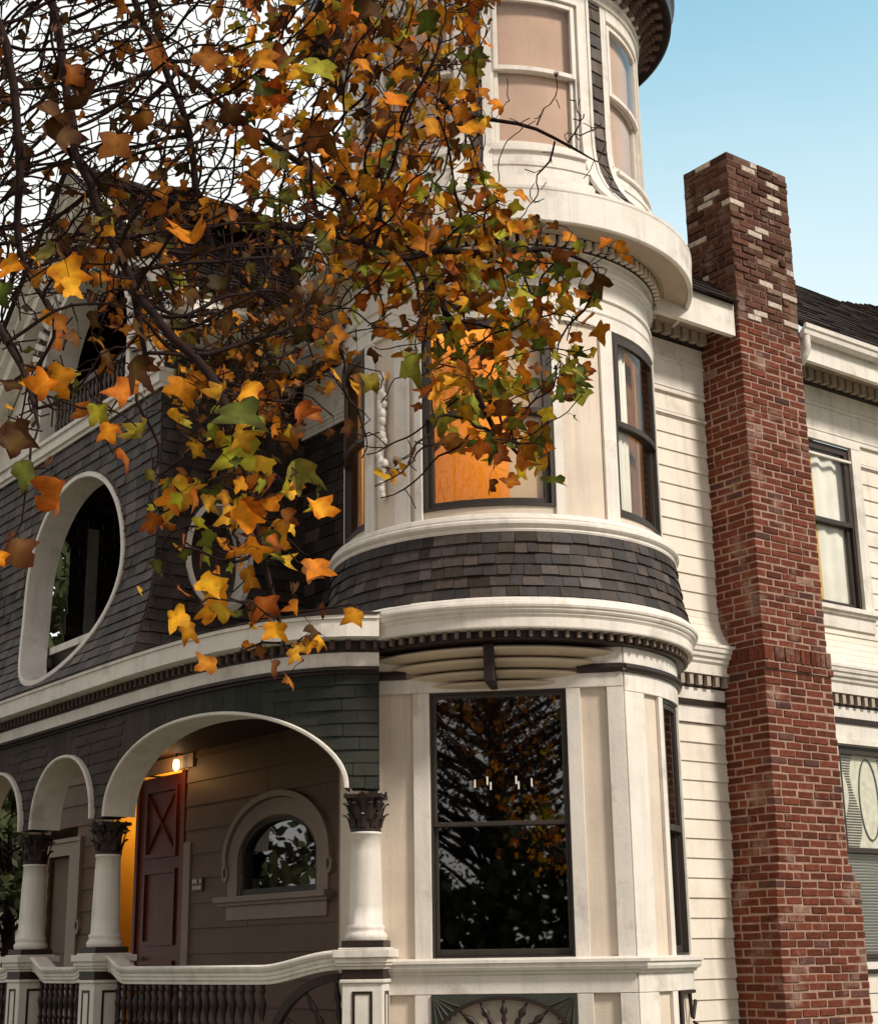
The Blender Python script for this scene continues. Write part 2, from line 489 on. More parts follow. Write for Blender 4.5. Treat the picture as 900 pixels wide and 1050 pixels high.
# belt course (sill of the ground floor windows)
b_ = MB()
prof = [(.02, 1.465), (.045, 1.475), (.05, 1.492), (.075, 1.50), (.085, 1.52), (.085, 1.545), (.10, 1.55), (.10, 1.57), (.03, 1.585), (-.05, 1.586)]
fx = lambda u, d, z: FRONT(u * (1 + d * 1.05 * (abs(u) > .9)), d, z)
sweep_profile(b_, prof, [(fx, -.98, .95, 1)])
C1b = CYL(1.343)
sweep_profile(b_, prof, [(C1b, -90.2, -22, 24)])
b_.build('belt_course', M['trim'], tower)
# fan fretwork under the big window
fz = MB()
fz.ring2d(FRONT, .015, .98, .485, .322, .512, .349, 0, 180, .028, .07, 48)
for k in range(9):
    a = radians(10 + 20 * k); 
    rows = []
    for (t_, r) in ((.05, .012), (.35, .012), (.42, .020), (.50, .012), (.58, .022), (.66, .011), (.76, .030), (.86, .014), (.99, .007)):
        rows.append((t_, r))
    pts = [FRONT(.015 + .49 * t_ * cos(a), .05, .98 + .327 * t_ * sin(a)) for t_, r in rows]
    fz.tube(pts, [r for _, r in rows], 8)
fz.fbox(FRONT, -.50, .53, .024, .060, .93, .98)
fret = fz.build('fretwork', M['dark'], tower)
fb = MB()
for sg in (-1, 1):
    def hole_(u): 
        x = (u - .015) / .50
        return .98 + .335 * sqrt(max(0, 1 - x * x)) if abs(x) < 1 else .98
    n = 16
    for k in range(n):
        u0_, u1_ = .015 + sg * .515 * k / n, .015 + sg * .515 * (k + 1) / n
        p = [(u0_, hole_(u0_)), (u1_, hole_(u1_)), (u1_, 1.336), (u0_, 1.336)]
        fb.hexa([FRONT(a, .020, z) for a, z in p] + [FRONT(a, .034, z) for a, z in p])
    for k in range(5):                                        # carved corner fans
        a = radians(200 + 16 * k) if sg > 0 else radians(340 - 16 * k)
        c0 = (.015 + sg * .50, 1.325)
        fb.tube([FRONT(c0[0] + .02 * cos(a), .036, c0[1] + .02 * sin(a)), FRONT(c0[0] + .2 * cos(a), .036, c0[1] + .2 * sin(a))], [.004, .011], 6)
fb.build('fan_panel', mat('fretwork_green', (.045, .05, .038), .5, .2, 6), fret)
fz = MB()
for k in range(5):
    a = radians(-120 + 55 * k)
    p0 = (-60, 1.12)
    fz.tube([C1(p0[0] + 2 * cos(a), .03, p0[1] + .03 * sin(a)), C1(p0[0] + 9 * cos(a), .03, p0[1] + .2 * sin(a))], [.012, .016], 6)
fz.fbox(C1, -69.5, -68, .0, .035, .6, 1.336); fz.fbox(C1, -69.5, -50, .0, .03, 1.315, 1.337, 6)
fz.build('fretwork', M['dark'], tower)

wf = window(FRONT, -.49, .53, 1.585, 3.495, 1, 1, zm=2.53, glass='glassd', fw=.032, depth=.07, st=.026)
wc = window(C1, -69.6, -50.5, 1.585, 3.46, 6, deg(1, 1.345), zm=2.50, glass='glassd', fw=.05, depth=.07)

# ------------------------------------------------------------------ tower, corbel, cornice and slate skirt
cb = MB()
zt = 3.788
for k, (R_, h) in enumerate(((1.33, .074), (1.245, .074), (1.155, .070), (1.08, .062))):
    half = math.degrees(math.acos(.955 / R_))
    for (t0, t1) in ((-135 - half, -136.6), (-133.2, -135 + half)):
        if t1 <= t0: continue
        prof = [(R_ - .105 + .108 * sin(pi * q / 8) ** .8, zt - h * q / 8) for q in range(9)]
        prof = [(max(.86, r), z) for r, z in prof]
        cb.lathe([(.86, zt)] + prof + [(.86, zt - h)], t0, t1, 20, smooth=False)
    zt -= h
corb = cb.build('corbel', M['tan'], tower)
kb = MB(); kb.fbox(CYL(1.0), -136.6, -133.2, -.1, .335, 3.50, 3.787, 2); kb.build('keystone', M['dark'], corb, bevel=.01)

cn = MB()
prof = [(1.10, 3.789), (1.425, 3.790), (1.430, 3.798), (1.418, 3.80), (1.418, 3.855)]
cn.lathe(prof, TH0, TH1, 110)
dm = MB(); u = TH0 + 1
while u < TH1 - 2:
    dm.fbox(CYL(1.418), u, u + 1.0, .002, .045, 3.803, 3.856, 1); u += 3.55
cn.build('dentil_band', M['dark'], house, extra=(dm, mat('dentil_paint', (.17, .125, .10), .5)))
cn = MB()
prof = [(1.41, 3.857), (1.500, 3.858), (1.505, 3.868), (1.505, 3.935), (1.512, 3.945), (1.520, 3.955), (1.520, 3.968), (1.531, 3.972), (1.540, 3.985), (1.540, 4.0), (1.551, 4.004), (1.556, 4.02), (1.550, 4.04), (1.535, 4.05), (1.530, 4.065), (1.505, 4.085), (1.40, 4.09)]
cn.lathe(prof, TH0, TH1, 110)
cn.build('cornice', M['trim'], tower)

def skirt_d(z):
    t_ = max(0, min(1, (z - 4.085) / .52)); return .075 * (1 - t_) ** 1.7 + .012 * (1 - t_)
s_ = MB()
s_.lathe([(1.395 + skirt_d(z), z) for z in (4.07, 4.15, 4.25, 4.4, 4.62)], TH0, TH1, 80, col=(.05, .045, .045))
shingles(s_, CYL(1.405), TH0, TH1, 4.088, 4.600, .0865, 4.9, slate_col, dfun=skirt_d, t=.013, jit=.35, ustep=42, gap=.0032)
s_.build('slate_skirt', M['slate'], tower)
cn = MB()
prof = [(1.36, 4.598), (1.412, 4.60), (1.418, 4.615), (1.412, 4.63), (1.428, 4.64), (1.440, 4.655), (1.440, 4.675), (1.432, 4.685), (1.420, 4.69), (1.423, 4.70), (1.419, 4.715), (1.40, 4.722), (1.395, 4.74), (1.37, 4.752), (1.25, 4.757)]
cn.lathe(prof, TH0, TH1, 110)
cn.build('sill_course', M['trim'], tower)

# ------------------------------------------------------------------ tower, upper floor
w = MB()
ZB, ZT = 4.83, 6.34
WIN2 = ((-156.5, -111.5), (-86, -50), (140, 176 - .1))
piers = ((-111.5, -86), (-184.1, -156.5), (-50, -20), (-248, -220))
for a, b in piers: w.fbox(C2, a, b, -.14, -.014, 4.75, 7.0, max(4, int((b - a) / 3)))
for a, b in ((-156.5, -111.5), (-86, -50), (-220, -184.1)):
    w.fbox(C2, a, b, -.14, -.014, 4.75, ZB, 12); w.fbox(C2, a, b, -.14, -.014, ZT, 7.0, 12)
w.build('tower_wall', M['panel'], tower)
for a, b in ((-111.4, -108.4), (-92.0, -86.1), (-159.5, -156.6), (-168.0, -161.5), (-184, -178.2), (-49.9, -45), (-225, -220.1)):
    board('pilaster', 'trim', (C2, a, b, -.014, .012, 4.755, 6.351, 3))
t = MB()
t.fbox(C2, TH0, TH1, -.014, .014, 6.352, 6.462, 90)
prof = [(1.294, 6.46), (1.328, 6.462), (1.334, 6.475), (1.33, 6.49), (1.308, 6.495), (1.306, 6.60), (1.325, 6.606), (1.325, 6.62), (1.316, 6.628), (1.318, 6.645), (1.308, 6.65), (1.308, 6.78), (1.322, 6.785), (1.332, 6.80), (1.325, 6.815), (1.335, 6.825), (1.345, 6.845), (1.335, 6.86), (1.312, 6.866), (1.31, 6.93), (1.345, 6.935), (1.352, 6.945)]
t.lathe(prof, TH0, TH1, 110)
t.build('frieze', M['trim'], tower)
gl = MB()                                                   # plaster garland hanging on the pier
zz = 6.02; k = 0
while zz > 5.03:
    for s in range(3):
        th = -173.2 + random.uniform(-1.0, 1.0) * (1.7 if (5.28 < zz < 5.48 or 5.78 < zz < 5.84) else .65)
        r = random.uniform(.019, .034)
        c = C2(th, .010 + r * .5, zz + random.uniform(-.02, .02))
        gl.tube([(c[0], c[1], c[2] - r * 1.3), (c[0], c[1], c[2] - r * .6), (c[0], c[1], c[2] + r * .6), (c[0], c[1], c[2] + r * 1.3)], [r * .3, r, r * .9, r * .2], 7)
    zz -= .026
gl.build('garland', M['trim'], tower)
w2 = []
for (a, b) in WIN2: w2.append(window(C2, a, b, ZB, ZT, 14, deg(1), zm=5.585, fw=.055, depth=.06))

# eave ring above the upper floor
dt = MB(); dt.lathe([(1.35, 6.945), (1.362, 6.947), (1.365, 7.03), (1.42, 7.032)], TH0, TH1, 100)
dm = MB(); u = TH0 + 1
while u < TH1 - 1:
    dm.fbox(CYL(1.362), u, u + 2.0, .001, .05, 6.957, 7.028, 1); u += 3.3
dt.build('dentil_band', M['dark'], house, extra=(dm, M['panel']))
ev = MB()
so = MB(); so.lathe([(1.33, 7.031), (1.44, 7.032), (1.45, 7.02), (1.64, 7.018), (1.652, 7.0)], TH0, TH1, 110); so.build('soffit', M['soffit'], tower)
prof = [(1.652, 7.0), (1.685, 6.998), (1.690, 7.005), (1.694, 7.25), (1.699, 7.262), (1.699, 7.285), (1.64, 7.30), (1.28, 7.31)]
ev.lathe(prof, TH0, TH1, 110)
ev.build('eave_ring', M['trim'], tower)

# ------------------------------------------------------------------ tower, top floor
C3 = CYL(1.30)
def flare(z):
    t_ = max(0, min(1, (z - 7.30) / .80)); return .335 * (1 - t_) ** 2.6
w = MB()
win3 = [(-222, -189.5), (-175.5, -142.5), (-129.3, -95.8), (-80.8, -49.5)]
edges = [TH0] + [e for wn_ in win3 for e in wn_] + [TH1]
for k in range(0, len(edges), 2):
    if edges[k + 1] > edges[k]: w.fbox(C3, edges[k], edges[k + 1], -.12, 0, 7.3, 9.8, max(2, int((edges[k + 1] - edges[k]) / 3)))
for a, b in win3: w.fbox(C3, a, b, -.12, 0, 7.3, 7.845, 10); w.fbox(C3, a, b, -.12, 0, 9.25, 9.8, 10)
w.fbox(C3, TH1, 112, -.12, 0, 7.3, 9.8, 50)
w.build('turret_wall', M['trim'], tower)
for (a, b) in win3:
    nx = [w_[0] for w_ in win3 if w_[0] > b]
    if nx:
        p, q = b + 5.4, nx[0] - 3.2
        sh = MB()
        shingles(sh, C3, p, q, 7.31, 9.35, .125, 4.2, lambda u, z: tuple(v * 1.75 for v in slate_col(u, z)), dfun=lambda z: flare(z) + .008, t=.012, ustep=42, gap=.0025)
        sh.build('slate_strip', M['slate'], tower)
def strip(mb, u0, u1, d, z0, z1, nz=16, n=3):
    for k in range(nz):
        za, zb = z0 + (z1 - z0) * k / nz, z0 + (z1 - z0) * (k + 1) / nz
        for j in range(n):
            a, b = u0 + (u1 - u0) * j / n, u0 + (u1 - u0) * (j + 1) / n
            mb.hexa([C3(a, flare(za) - .01, za), C3(b, flare(za) - .01, za), C3(b, flare(zb) - .01, zb), C3(a, flare(zb) - .01, zb),
                     C3(a, flare(za) + d, za), C3(b, flare(za) + d, za), C3(b, flare(zb) + d, zb), C3(a, flare(zb) + d, zb)])
def casing3(a, b, win):
    t = MB()
    strip(t, a - 3.2, a - .1, .026, 7.31, 9.36); strip(t, b + .1, b + 4.2, .026, 7.31, 9.36); strip(t, b + 4.2, b + 5.4, .036, 7.31, 9.36)
    # apron under the window
    t.fbox(C3, a - 1.2, b + 1.2, .0, .05, 7.80, 7.845, 10); t.fbox(C3, a, b, .0, .09, 7.77, 7.80, 10); t.fbox(C3, a, b, 0, .065, 7.66, 7.77, 10)
    t.fbox(C3, a, b, .0, .11, 7.625, 7.66, 10); t.fbox(C3, a, b, .0, .10, 7.50, 7.625, 10); t.fbox(C3, a, b, .0, .155, 7.47, 7.50, 10); t.fbox(C3, a, b, .0, .175, 7.31, 7.47, 10)
    t.fbox(C3, a, b, .0, .03, 9.25, 9.36, 10)
    t.build('casing', M['trim'], win)
t = MB()
prof = [(1.30, 9.355), (1.345, 9.36), (1.35, 9.375), (1.335, 9.38), (1.335, 9.43), (1.352, 9.435), (1.36, 9.45), (1.35, 9.455), (1.35, 9.50), (1.375, 9.505), (1.38, 9.53), (1.365, 9.54), (1.365, 9.60), (1.38, 9.605), (1.38, 9.66)]
t.lathe(prof, TH0, TH1, 110)
t.build('frieze', M['trim'], tower)
t = MB()
prof = [(1.36, 9.66), (1.60, 9.655), (1.64, 9.63), (1.66, 9.64), (1.67, 9.80), (1.70, 9.84), (1.3, 10.2), (.1, 11.9)]
t.lathe(prof, -180, 180, 96, closed=True)
er = t.build('roof', M['dark'], tower)
br = MB(); u = TH0 + 2
while u < TH1:
    for q in range(6):
        z = 9.65 - .028 * q; d = .23 - .19 * (q / 5) ** .6
        br.fbox(C3, u, u + 2.6, .055, .055 + d, z - .028, z - .001, 1)
    u += 6.2
br.build('bracket', mat('bracket_paint', (.16, .10, .08), .5, .5, 20), er)
for i, (a, b) in enumerate(win3):
    n_ = window(C3, a, b, 7.845, 9.25, 10, deg(1, 1.30), sash='trim', zm=8.56, fw=.04, depth=.05, st=.036)
    casing3(a, b, n_)
    hang(C3, n_, a + .1, b - .1, 7.85, 9.24, -.062, 'shade', 'roller_shade')

# ------------------------------------------------------------------ inside the tower
rm = MB()
rm.lathe([(1.17, 7.0), (.01, 7.0)], 0, 360, 40); rm.lathe([(1.17, 4.62), (.01, 4.62)], 0, 360, 40)
rm.box(-.40, 3.6, 2.2, 2.25, 4.5, 7.0); rm.box(3.6, 3.65, -.4, 2.25, 4.5, 7.0); rm.box(-.4, 3.6, -.38, 2.2, 6.98, 7.0); rm.box(-.4, 3.6, -.38, 2.2, 4.55, 4.6)
rm.box(.62, .66, -.42, 2.2, 4.6, 6.98)
rm.box(-.42, -.40, .9, 2.2, 4.5, 7.0); rm.box(.9, 3.6, -.42, -.40, 4.5, 7.0)
part(rm, 'upper_room', 'roomwall')
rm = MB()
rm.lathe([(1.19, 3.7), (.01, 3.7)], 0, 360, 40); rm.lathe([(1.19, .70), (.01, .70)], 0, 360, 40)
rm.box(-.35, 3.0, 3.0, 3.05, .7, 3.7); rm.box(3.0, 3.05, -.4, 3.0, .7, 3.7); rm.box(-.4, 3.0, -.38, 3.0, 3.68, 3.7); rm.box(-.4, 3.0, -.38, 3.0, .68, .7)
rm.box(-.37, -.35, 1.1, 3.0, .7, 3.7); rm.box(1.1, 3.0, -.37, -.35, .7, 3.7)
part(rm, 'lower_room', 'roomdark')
rm = MB()
rm.lathe([(1.1, 7.36), (.01, 7.36)], 0, 360, 40)
part(rm, 'attic_floor', 'roomdark')
hang(C2, w2[0], -126.5, -112.0, 4.86, 6.30, -.085, 'pane_sheen', 'curtain')  # pale sheet put in for the sky's reflection in this pane
hang(C2, w2[1], -85, -73, 4.86, 6.30, -.085, 'curtain', 'curtain', 4, .010)
hang(C2, w2[1], -66, -51, 4.86, 6.30, -.18, 'drape', 'curtain', 5, .015)
hang(C1, wc, -69, -51, 1.60, 3.44, -.16, 'drape', 'curtain', 5, .015)
lp = bpy.data.lights.new('room_lamp', 'POINT'); lp.energy = 38; lp.color = (1, .60, .20); lp.shadow_soft_size = .12
lo = bpy.data.objects.new('room_lamp', lp); COL.objects.link(lo); lo.parent = house; lo.location = (-.45, .45, 6.5)

ch = empty('chandelier', (0, 0, 0), label='small candle chandelier hanging behind the big dark ground floor window', cat='chandelier')
wx = Matrix.Rotation(PHI, 4, 'Z'); ch.matrix_world = Matrix.Translation((TAX, TAY, 0)) @ wx @ Matrix.Translation((-.22, -.20, 2.80))
cf = MB(); cf.tube([(0, 0, .9), (0, 0, .25), (0, 0, .0)], .006, 6)
cd = MB()
for k in range(6):
    a = 2 * pi * k / 6 + .3
    cf.tube([(0, 0, .02), (.10 * cos(a), .10 * sin(a), -.05), (.20 * cos(a), .20 * sin(a), -.02), (.22 * cos(a), .22 * sin(a), .05)], .006, 6)
    cd = MB(); cd.tube([(.22 * cos(a), .22 * sin(a), .055), (.22 * cos(a), .22 * sin(a), .115)], .0065, 6); cd.build('candle', M['candle'], ch)
cf.build('frame', M['metal'], ch)

# ------------------------------------------------------------------ right hand facade
BW = -.5
WB = WALLB(BW)
sd = MB()
HR2 = (3.33, 4.17, 4.62, 6.40); HR1 = (3.42, 4.62, 1.46, 3.42)
lap(sd, WB, 1.05, 8.0, .45, 3.46, .158, [HR1])
lap(sd, WB, 1.05, 8.0, 4.44, 6.22, .158, [HR2])
lap(sd, WB, 1.05, 8.0, 6.225, 6.42, .2, [HR2]); 
for k in range(5):                                       # flared skirt of boards
    z0_, z1_ = 4.12 + .064 * k, 4.12 + .064 * (k + 1)
    d0_ = .12 * (1 - k / 5) ** 1.8; d1_ = .12 * (1 - (k + 1) / 5) ** 1.8
    sd.hexa([WB(1.05, -.02, z0_), WB(8, -.02, z0_), WB(8, -.02, z1_), WB(1.05, -.02, z1_), WB(1.05, d0_ + .006, z0_), WB(8, d0_ + .006, z0_), WB(8, d1_ + .003, z1_), WB(1.05, d1_ + .003, z1_)])
sw = part(sd, 'siding_wall', 'siding')
t = MB()
t.fbox(WB, 1.05, 8, -.02, .02, 6.42, 6.90)
for z in (6.40, 6.70): 
    t.fbox(WB, 1.05, 8, .0, .035, z, z + .022); t.fbox(WB, 1.05, 8, .0, .028, z + .05, z + .068)
t.fbox(WB, 1.05, 8, .0, .03, 6.19, 6.212)
t.fbox(WB, 1.05, 8, -.02, .03, 3.46, 3.60); t.fbox(WB, 1.05, 8, -.02, .035, 3.652, 3.752)
sweep_profile(t, [(.03, 3.862), (.10, 3.864), (.105, 3.95), (.125, 3.97), (.13, 4.0), (.15, 4.01), (.155, 4.04), (.17, 4.05), (.175, 4.08), (.185, 4.09), (.185, 4.115), (.1, 4.125)], [(WB, 1.05, 8, 1)])
t.build('trim_board', M['trim'], sw)
t = MB(); t.fbox(WB, 1.05, 8, -.02, .05, 3.602, 3.650); t.fbox(WB, 1.05, 8, -.02, .04, 3.754, 3.860); t.fbox(WB, 1.05, 8, -.02, .05, 6.91, 7.035)
t2 = MB(); u = 1.1
while u < 8:
    t2.fbox(WB, u, u + .045, .041, .085, 3.772, 3.858); u += .105
u = 1.1
while u < 8:
    t2.fbox(WB, u, u + .075, .051, .115, 6.925, 7.030); u += .115
t.build('dentil_band', M['dark'], house, extra=(t2, mat('dentil_grey', (.40, .33, .27), .5)))
ev = MB()
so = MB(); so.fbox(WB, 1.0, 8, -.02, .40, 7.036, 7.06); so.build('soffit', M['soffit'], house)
ev.fbox(WB, 1.0, 1.985, .40, .455, 6.90, 7.20); ev.fbox(WB, 2.86, 8, .40, .45, 6.90, 7.12)
ev.build('eave', M['trim'], sw)
vt = MB(); vt.fbox(WB, 3.42, 3.72, .18, .36, 7.028, 7.034)
vt.build('soffit_vent', M['vent'], sw)
gt = MB()
prof = [(.452, 7.10), (.50, 7.085), (.545, 7.11), (.555, 7.16), (.57, 7.165), (.575, 7.205), (.555, 7.207), (.54, 7.18), (.47, 7.12)]
gt.grid([[WB(u_, d, z) for u_ in (2.84, 8)] for d, z in prof], smooth=False)
gt.face([WB(2.84, d, z) for d, z in prof])
gt.tube([WB(2.90, .51, 7.10), WB(2.90, .51, 6.96), WB(2.885, .45, 6.86), WB(2.885, .30, 6.83), WB(2.885, .10, 6.80)], .038, 10)
part(gt, 'gutter', 'trim', bevel=0)
rf = MB()
def ROOF(a0, b0, z0, slope):                               # d along the normal, z = distance up the slope
    cs, sn = cos(slope), sin(slope)
    return lambda u, d, z: (u, b0 + z * cs - d * sn, z0 + z * sn + d * cs)
R1 = ROOF(0, -1.02, 7.20, radians(42.3))
for (x0, x1, s0, s1) in ((.8, 1.985, 0, .77), (2.86, 9, 0, .77), (.8, 9, .77, 2.72)):
    rf.face([R1(x0, -.02, s0), R1(x1, -.02, s0), R1(x1, -.02, s1), R1(x0, -.02, s1)], (.03, .025, .02))
    shingles(rf, R1, x0, x1, s0, s1, .14, .26, roof_col, t=.012, jit=.4)
for k in range(13):                                       # the roof climbs again past the valley
    x0 = 6.25 + .2 * k; s1 = 2.72 + .11 * (k + 1)
    rf.face([R1(x0, -.02, 2.7), R1(x0 + .2, -.02, 2.7), R1(x0 + .2, -.02, s1), R1(x0, -.02, s1 - .11)], (.03, .025, .02))
    shingles(rf, R1, x0, x0 + .2, 2.72, s1 - .05, .14, .26, roof_col, t=.012, jit=.4)
part(rf, 'roof', 'roof')
# right windows
wr = window(WB, 3.36, 4.04, 4.70, 6.34, 1, 1, zm=5.55, fw=.06, depth=.06)
t = MB(); t.fbox(WB, 4.04, 4.17, .0, .04, 4.62, 6.36); t.fbox(WB, 3.23, 3.36, .0, .04, 4.62, 6.36); t.fbox(WB, 3.22, 4.18, 0, .045, 6.345, 6.40)
t.fbox(WB, 3.2, 4.22, .0, .09, 4.66, 4.70); t.fbox(WB, 3.2, 4.2, .0, .06, 4.63, 4.66); t.fbox(WB, 3.22, 4.18, .0, .035, 4.50, 4.63)
t.build('casing', M['trim'], wr)
hang(WB, wr, 3.40, 4.0, 4.72, 6.3, -.075, 'curtain', 'curtain', 3, .012)
wr = window(WB, 3.44, 4.50, 1.50, 3.40, 1, 1, zm=2.46, fw=.06, depth=.06)
t = MB(); t.fbox(WB, 3.42, 4.52, .0, .05, 3.41, 3.455); t.fbox(WB, 4.5, 4.62, 0, .04, 1.46, 3.40); t.fbox(WB, 3.3, 3.44, 0, .04, 1.46, 3.40); t.fbox(WB, 3.36, 4.56, 0, .08, 1.44, 1.50)
t.build('casing', M['trim'], wr)
bl = MB(); z = 1.56
while z < 2.42:
    bl.hexa([WB(3.48, -.105, z), WB(4.46, -.105, z), WB(4.46, -.075, z + .012), WB(3.48, -.075, z + .012), WB(3.48, -.105, z + .003), WB(4.46, -.105, z + .003), WB(4.46, -.075, z + .015), WB(3.48, -.075, z + .015)]); z += .026
bl.build('blind', M['blind'], wr)
hang(WB, wr, 3.48, 4.46, 2.47, 3.36, -.05, 'lace', 'lace_panel')
bl = MB(); z = 2.50
while z < 3.33:
    x0, x1 = 3.50, 4.44
    y = 3.74 + .06 * sin((z - 2.5) * 7.5)
    bl.fbox(WB, 3.60 + .05 * sin(z * 9), y, -.047, -.044, z, z + .011); bl.fbox(WB, 4.12 - .03 * sin(z * 8), 4.40, -.047, -.044, z, z + .011); z += .024
bl.ring2d(WB, 3.93, 2.93, .13, .36, .142, .375, 0, 360, -.046, -.040, 40)
bl.build('lace_pattern', mat('lace_thread', (.10, .09, .075), .8), wr)

# ------------------------------------------------------------------ chimney
def brick_col(z):
    r = random.random()
    if z > 7.08:
        if r < .12: return (.55, .46, .38)
        if r < .20: return (.24, .15, .11)
        k = random.uniform(.5, 1.1); return (.125 * k, .052 * k, .034 * k)
    k = random.uniform(.62, 1.18)
    if r < .06: return (.115 * k, .050 * k, .042 * k)
    if r < .068: return (.26, .16, .115)
    return (.150 * k, .040 * k, .022 * k)
bk = MB(); mo = MB(); mo2 = MB()
def course(x0, x1, y0, y1, z, h, even, rough):
    bl, dp, j = .205, .10, .0145
    def run(u0, u1, fr):
        u = u0; first = True
        while u < u1 - .02:
            L_ = bl
            if random.random() < .06: L_ = .10
            e = min(u + L_, u1)
            if u1 - e < .06: e = u1
            q = .0025 * rough
            o_ = random.uniform(-q, q) + (random.uniform(.001, .010) if rough > 2 else 0)
            jz = random.uniform(-.0015, .0015) * rough; jr = random.uniform(-.002, .002) * rough
            if z > 8.64 and random.random() < .3: u = e; continue
            c = brick_col(z)
            a_, b__ = u + random.uniform(0, .003) * rough, e - j + random.uniform(-.003, .002) * rough
            bk.hexa([fr(a_, -dp, z + jz), fr(b__, -dp, z + jz + jr), fr(b__, -dp, z + h - j + jz + jr), fr(a_, -dp, z + h - j + jz),
                     fr(a_, o_, z + jz), fr(b__, o_, z + jz + jr), fr(b__, o_, z + h - j + jz + jr), fr(a_, o_, z + h - j + jz)], c)
            u = e
    e = .112
    A = lambda u, d, z_: (u, y0 - d, z_)
    Bq = lambda u, d, z_: (x0 - d, u, z_)
    Cq = lambda u, d, z_: (x1 + d, u, z_)
    if even: run(x0, x1, A); run(y0 + e, y1, Bq); run(y0 + e, y1, Cq)
    else: run(x0 + e, x1 - e, A); run(y0, y1, Bq); run(y0, y1, Cq)
H = .0665
CB0, CB1 = -1.0, -.46
z = .3; i = 0
while z < 8.72:
    if z < 2.15: x0, x1, y0 = 1.93, 3.0, CB0
    elif z < 2.34: k = min(2, int((z - 2.15) / H)); x0, x1, y0 = (1.955, 2.95, CB0), (1.975, 2.90, CB0), (1.985, 2.875, CB0); x0, x1, y0 = (x0, x1, y0)[k]
    elif z < 3.92: x0, x1, y0 = 1.985, 2.87 - .01 * (z - 2.3), CB0
    else: x0, x1, y0 = 2.0, 2.835, CB0 + .006
    y1 = CB1
    if z > 7.0: y1 = CB1 + .02
    rough = 1.9 if z < 7.08 else 3.2
    if 3.86 < z < 4.06:
        pr = (.02, .028, .028)[min(2, int((z - 3.86) / H))]
        x0 -= pr; x1 += pr; y0 -= pr
    if 3.92 <= z < 3.92 + H * .99:                            # soldier course
        zz = z
        u = x0
        while u < x1 - .03:
            o_ = random.uniform(-.004, .006)
            c = brick_col(z); bk.box(u, min(u + .056, x1), y0 - o_, y0 + .1, z, z + .125, c); u += .0665
        u = y0 + .11
        while u < y1 - .03:
            o_ = random.uniform(-.004, .006)
            c = brick_col(z); bk.box(x0 - o_, x0 + .1, u, u + .056, z, z + .125, c); u += .0665
        mo.box(x0 + .010, x1 - .010, y0 + .010, y1, z - .006, z + .136)
        z += .1345; i += 1; continue
    course(x0, x1, y0, y1, z, H, i % 2 == 0, rough) if True else None
    (mo if z < 7.08 else mo2).box(x0 + .006, x1 - .006, y0 + .006, y1, z - .0055, z + H - .006)
    z += H; i += 1
chim = part(bk, 'chimney', 'brick', bevel=.005)
mo.build('mortar', M['mortar'], chim, extra=(mo2, mat('old_mortar', (.15, .09, .062), .95, .35, 9, .8, 60)))
fl = MB(); fl.hexa([(1.992, -.62, 7.33), (1.992, -.46, 7.33), (1.992, -.40, 7.62), (1.992, -.80, 7.42), (1.975, -.62, 7.33), (1.975, -.46, 7.33), (1.975, -.40, 7.62), (1.975, -.80, 7.42)])
fl.build('flashing', M['metal'], chim)

# ------------------------------------------------------------------ porch path
ctrl = [(-1.30, -.22), (-1.36, -.16), (-1.62, .02), (-1.84, .42), (-1.97, .95), (-2.04, 1.7), (-2.06, 2.6), (-2.06, 4.0), (-2.06, 6.0), (-2.06, 9.0)]
def catmull(P, n=16):
    o = []
    for i in range(1, len(P) - 2):
        p0, p1, p2, p3 = (np.array(P[i + j]) for j in (-1, 0, 1, 2))
        for k in range(n):
            t_ = k / n
            o.append(.5 * (2 * p1 + (p2 - p0) * t_ + (2 * p0 - 5 * p1 + 4 * p2 - p3) * t_ ** 2 + (3 * p1 - p0 - 3 * p2 + p3) * t_ ** 3))
    o.append(np.array(P[-2])); return np.array(o)
pp = catmull(ctrl)
ps = np.concatenate([[0], np.cumsum(np.linalg.norm(np.diff(pp, axis=0), axis=1))])
tg = np.gradient(pp, ps, axis=0); tg /= np.linalg.norm(tg, axis=1)[:, None]
for _ in range(6):
    tg[1:-1] = (tg[:-2] + 2 * tg[1:-1] + tg[2:]) / 4
tg /= np.linalg.norm(tg, axis=1)[:, None]
def PATH(u, d, z):
    x, y = np.interp(u, ps, pp[:, 0]), np.interp(u, ps, pp[:, 1])
    tx, ty = np.interp(u, ps, tg[:, 0]), np.interp(u, ps, tg[:, 1])
    l = hypot(tx, ty); return (x - ty / l * d * 1.0, y + tx / l * d * 1.0, z)
# outward normal is on the street side (negative a)
if PATH(5, 1, 0)[0] > PATH(5, 0, 0)[0]:
    _P = PATH
    PATH = lambda u, d, z: _P(u, -d, z)
def u_of_b(b): return float(np.interp(b, pp[:, 1], ps))
UMAX = float(ps[-1])
UC = [.10, u_of_b(2.86), u_of_b(4.42), u_of_b(6.1), u_of_b(7.8)]
def PA(u0, u1): return max(1, int((u1 - u0) / .12))
SPR = 2.78
ARCH = []
for k in range(len(UC) - 1):
    a, b = UC[k] + .13, UC[k + 1] - .13
    rise = .66 if k == 0 else .60
    ARCH.append(((a + b) / 2, (b - a) / 2, SPR, rise))
def arch_hole(u):
    for cu, hu, cz, hz in ARCH:
        x = (u - cu) / hu
        if abs(x) < 1: return (-1, cz + hz * (1 - abs(x) ** 2.15) ** (1 / 2.15))
    return None
TOPZ = 3.62
OUT = .10
sp = MB()
def gcol(u, z):
    k = random.uniform(.8, 1.2)
    f_ = max(0, min(1, (u - 1.2) / 1.6))
    g0, g1 = (.026, .029, .022), (.052, .040, .034)
    return tuple((g0[i] * (1 - f_) + g1[i] * f_) * k for i in range(3))
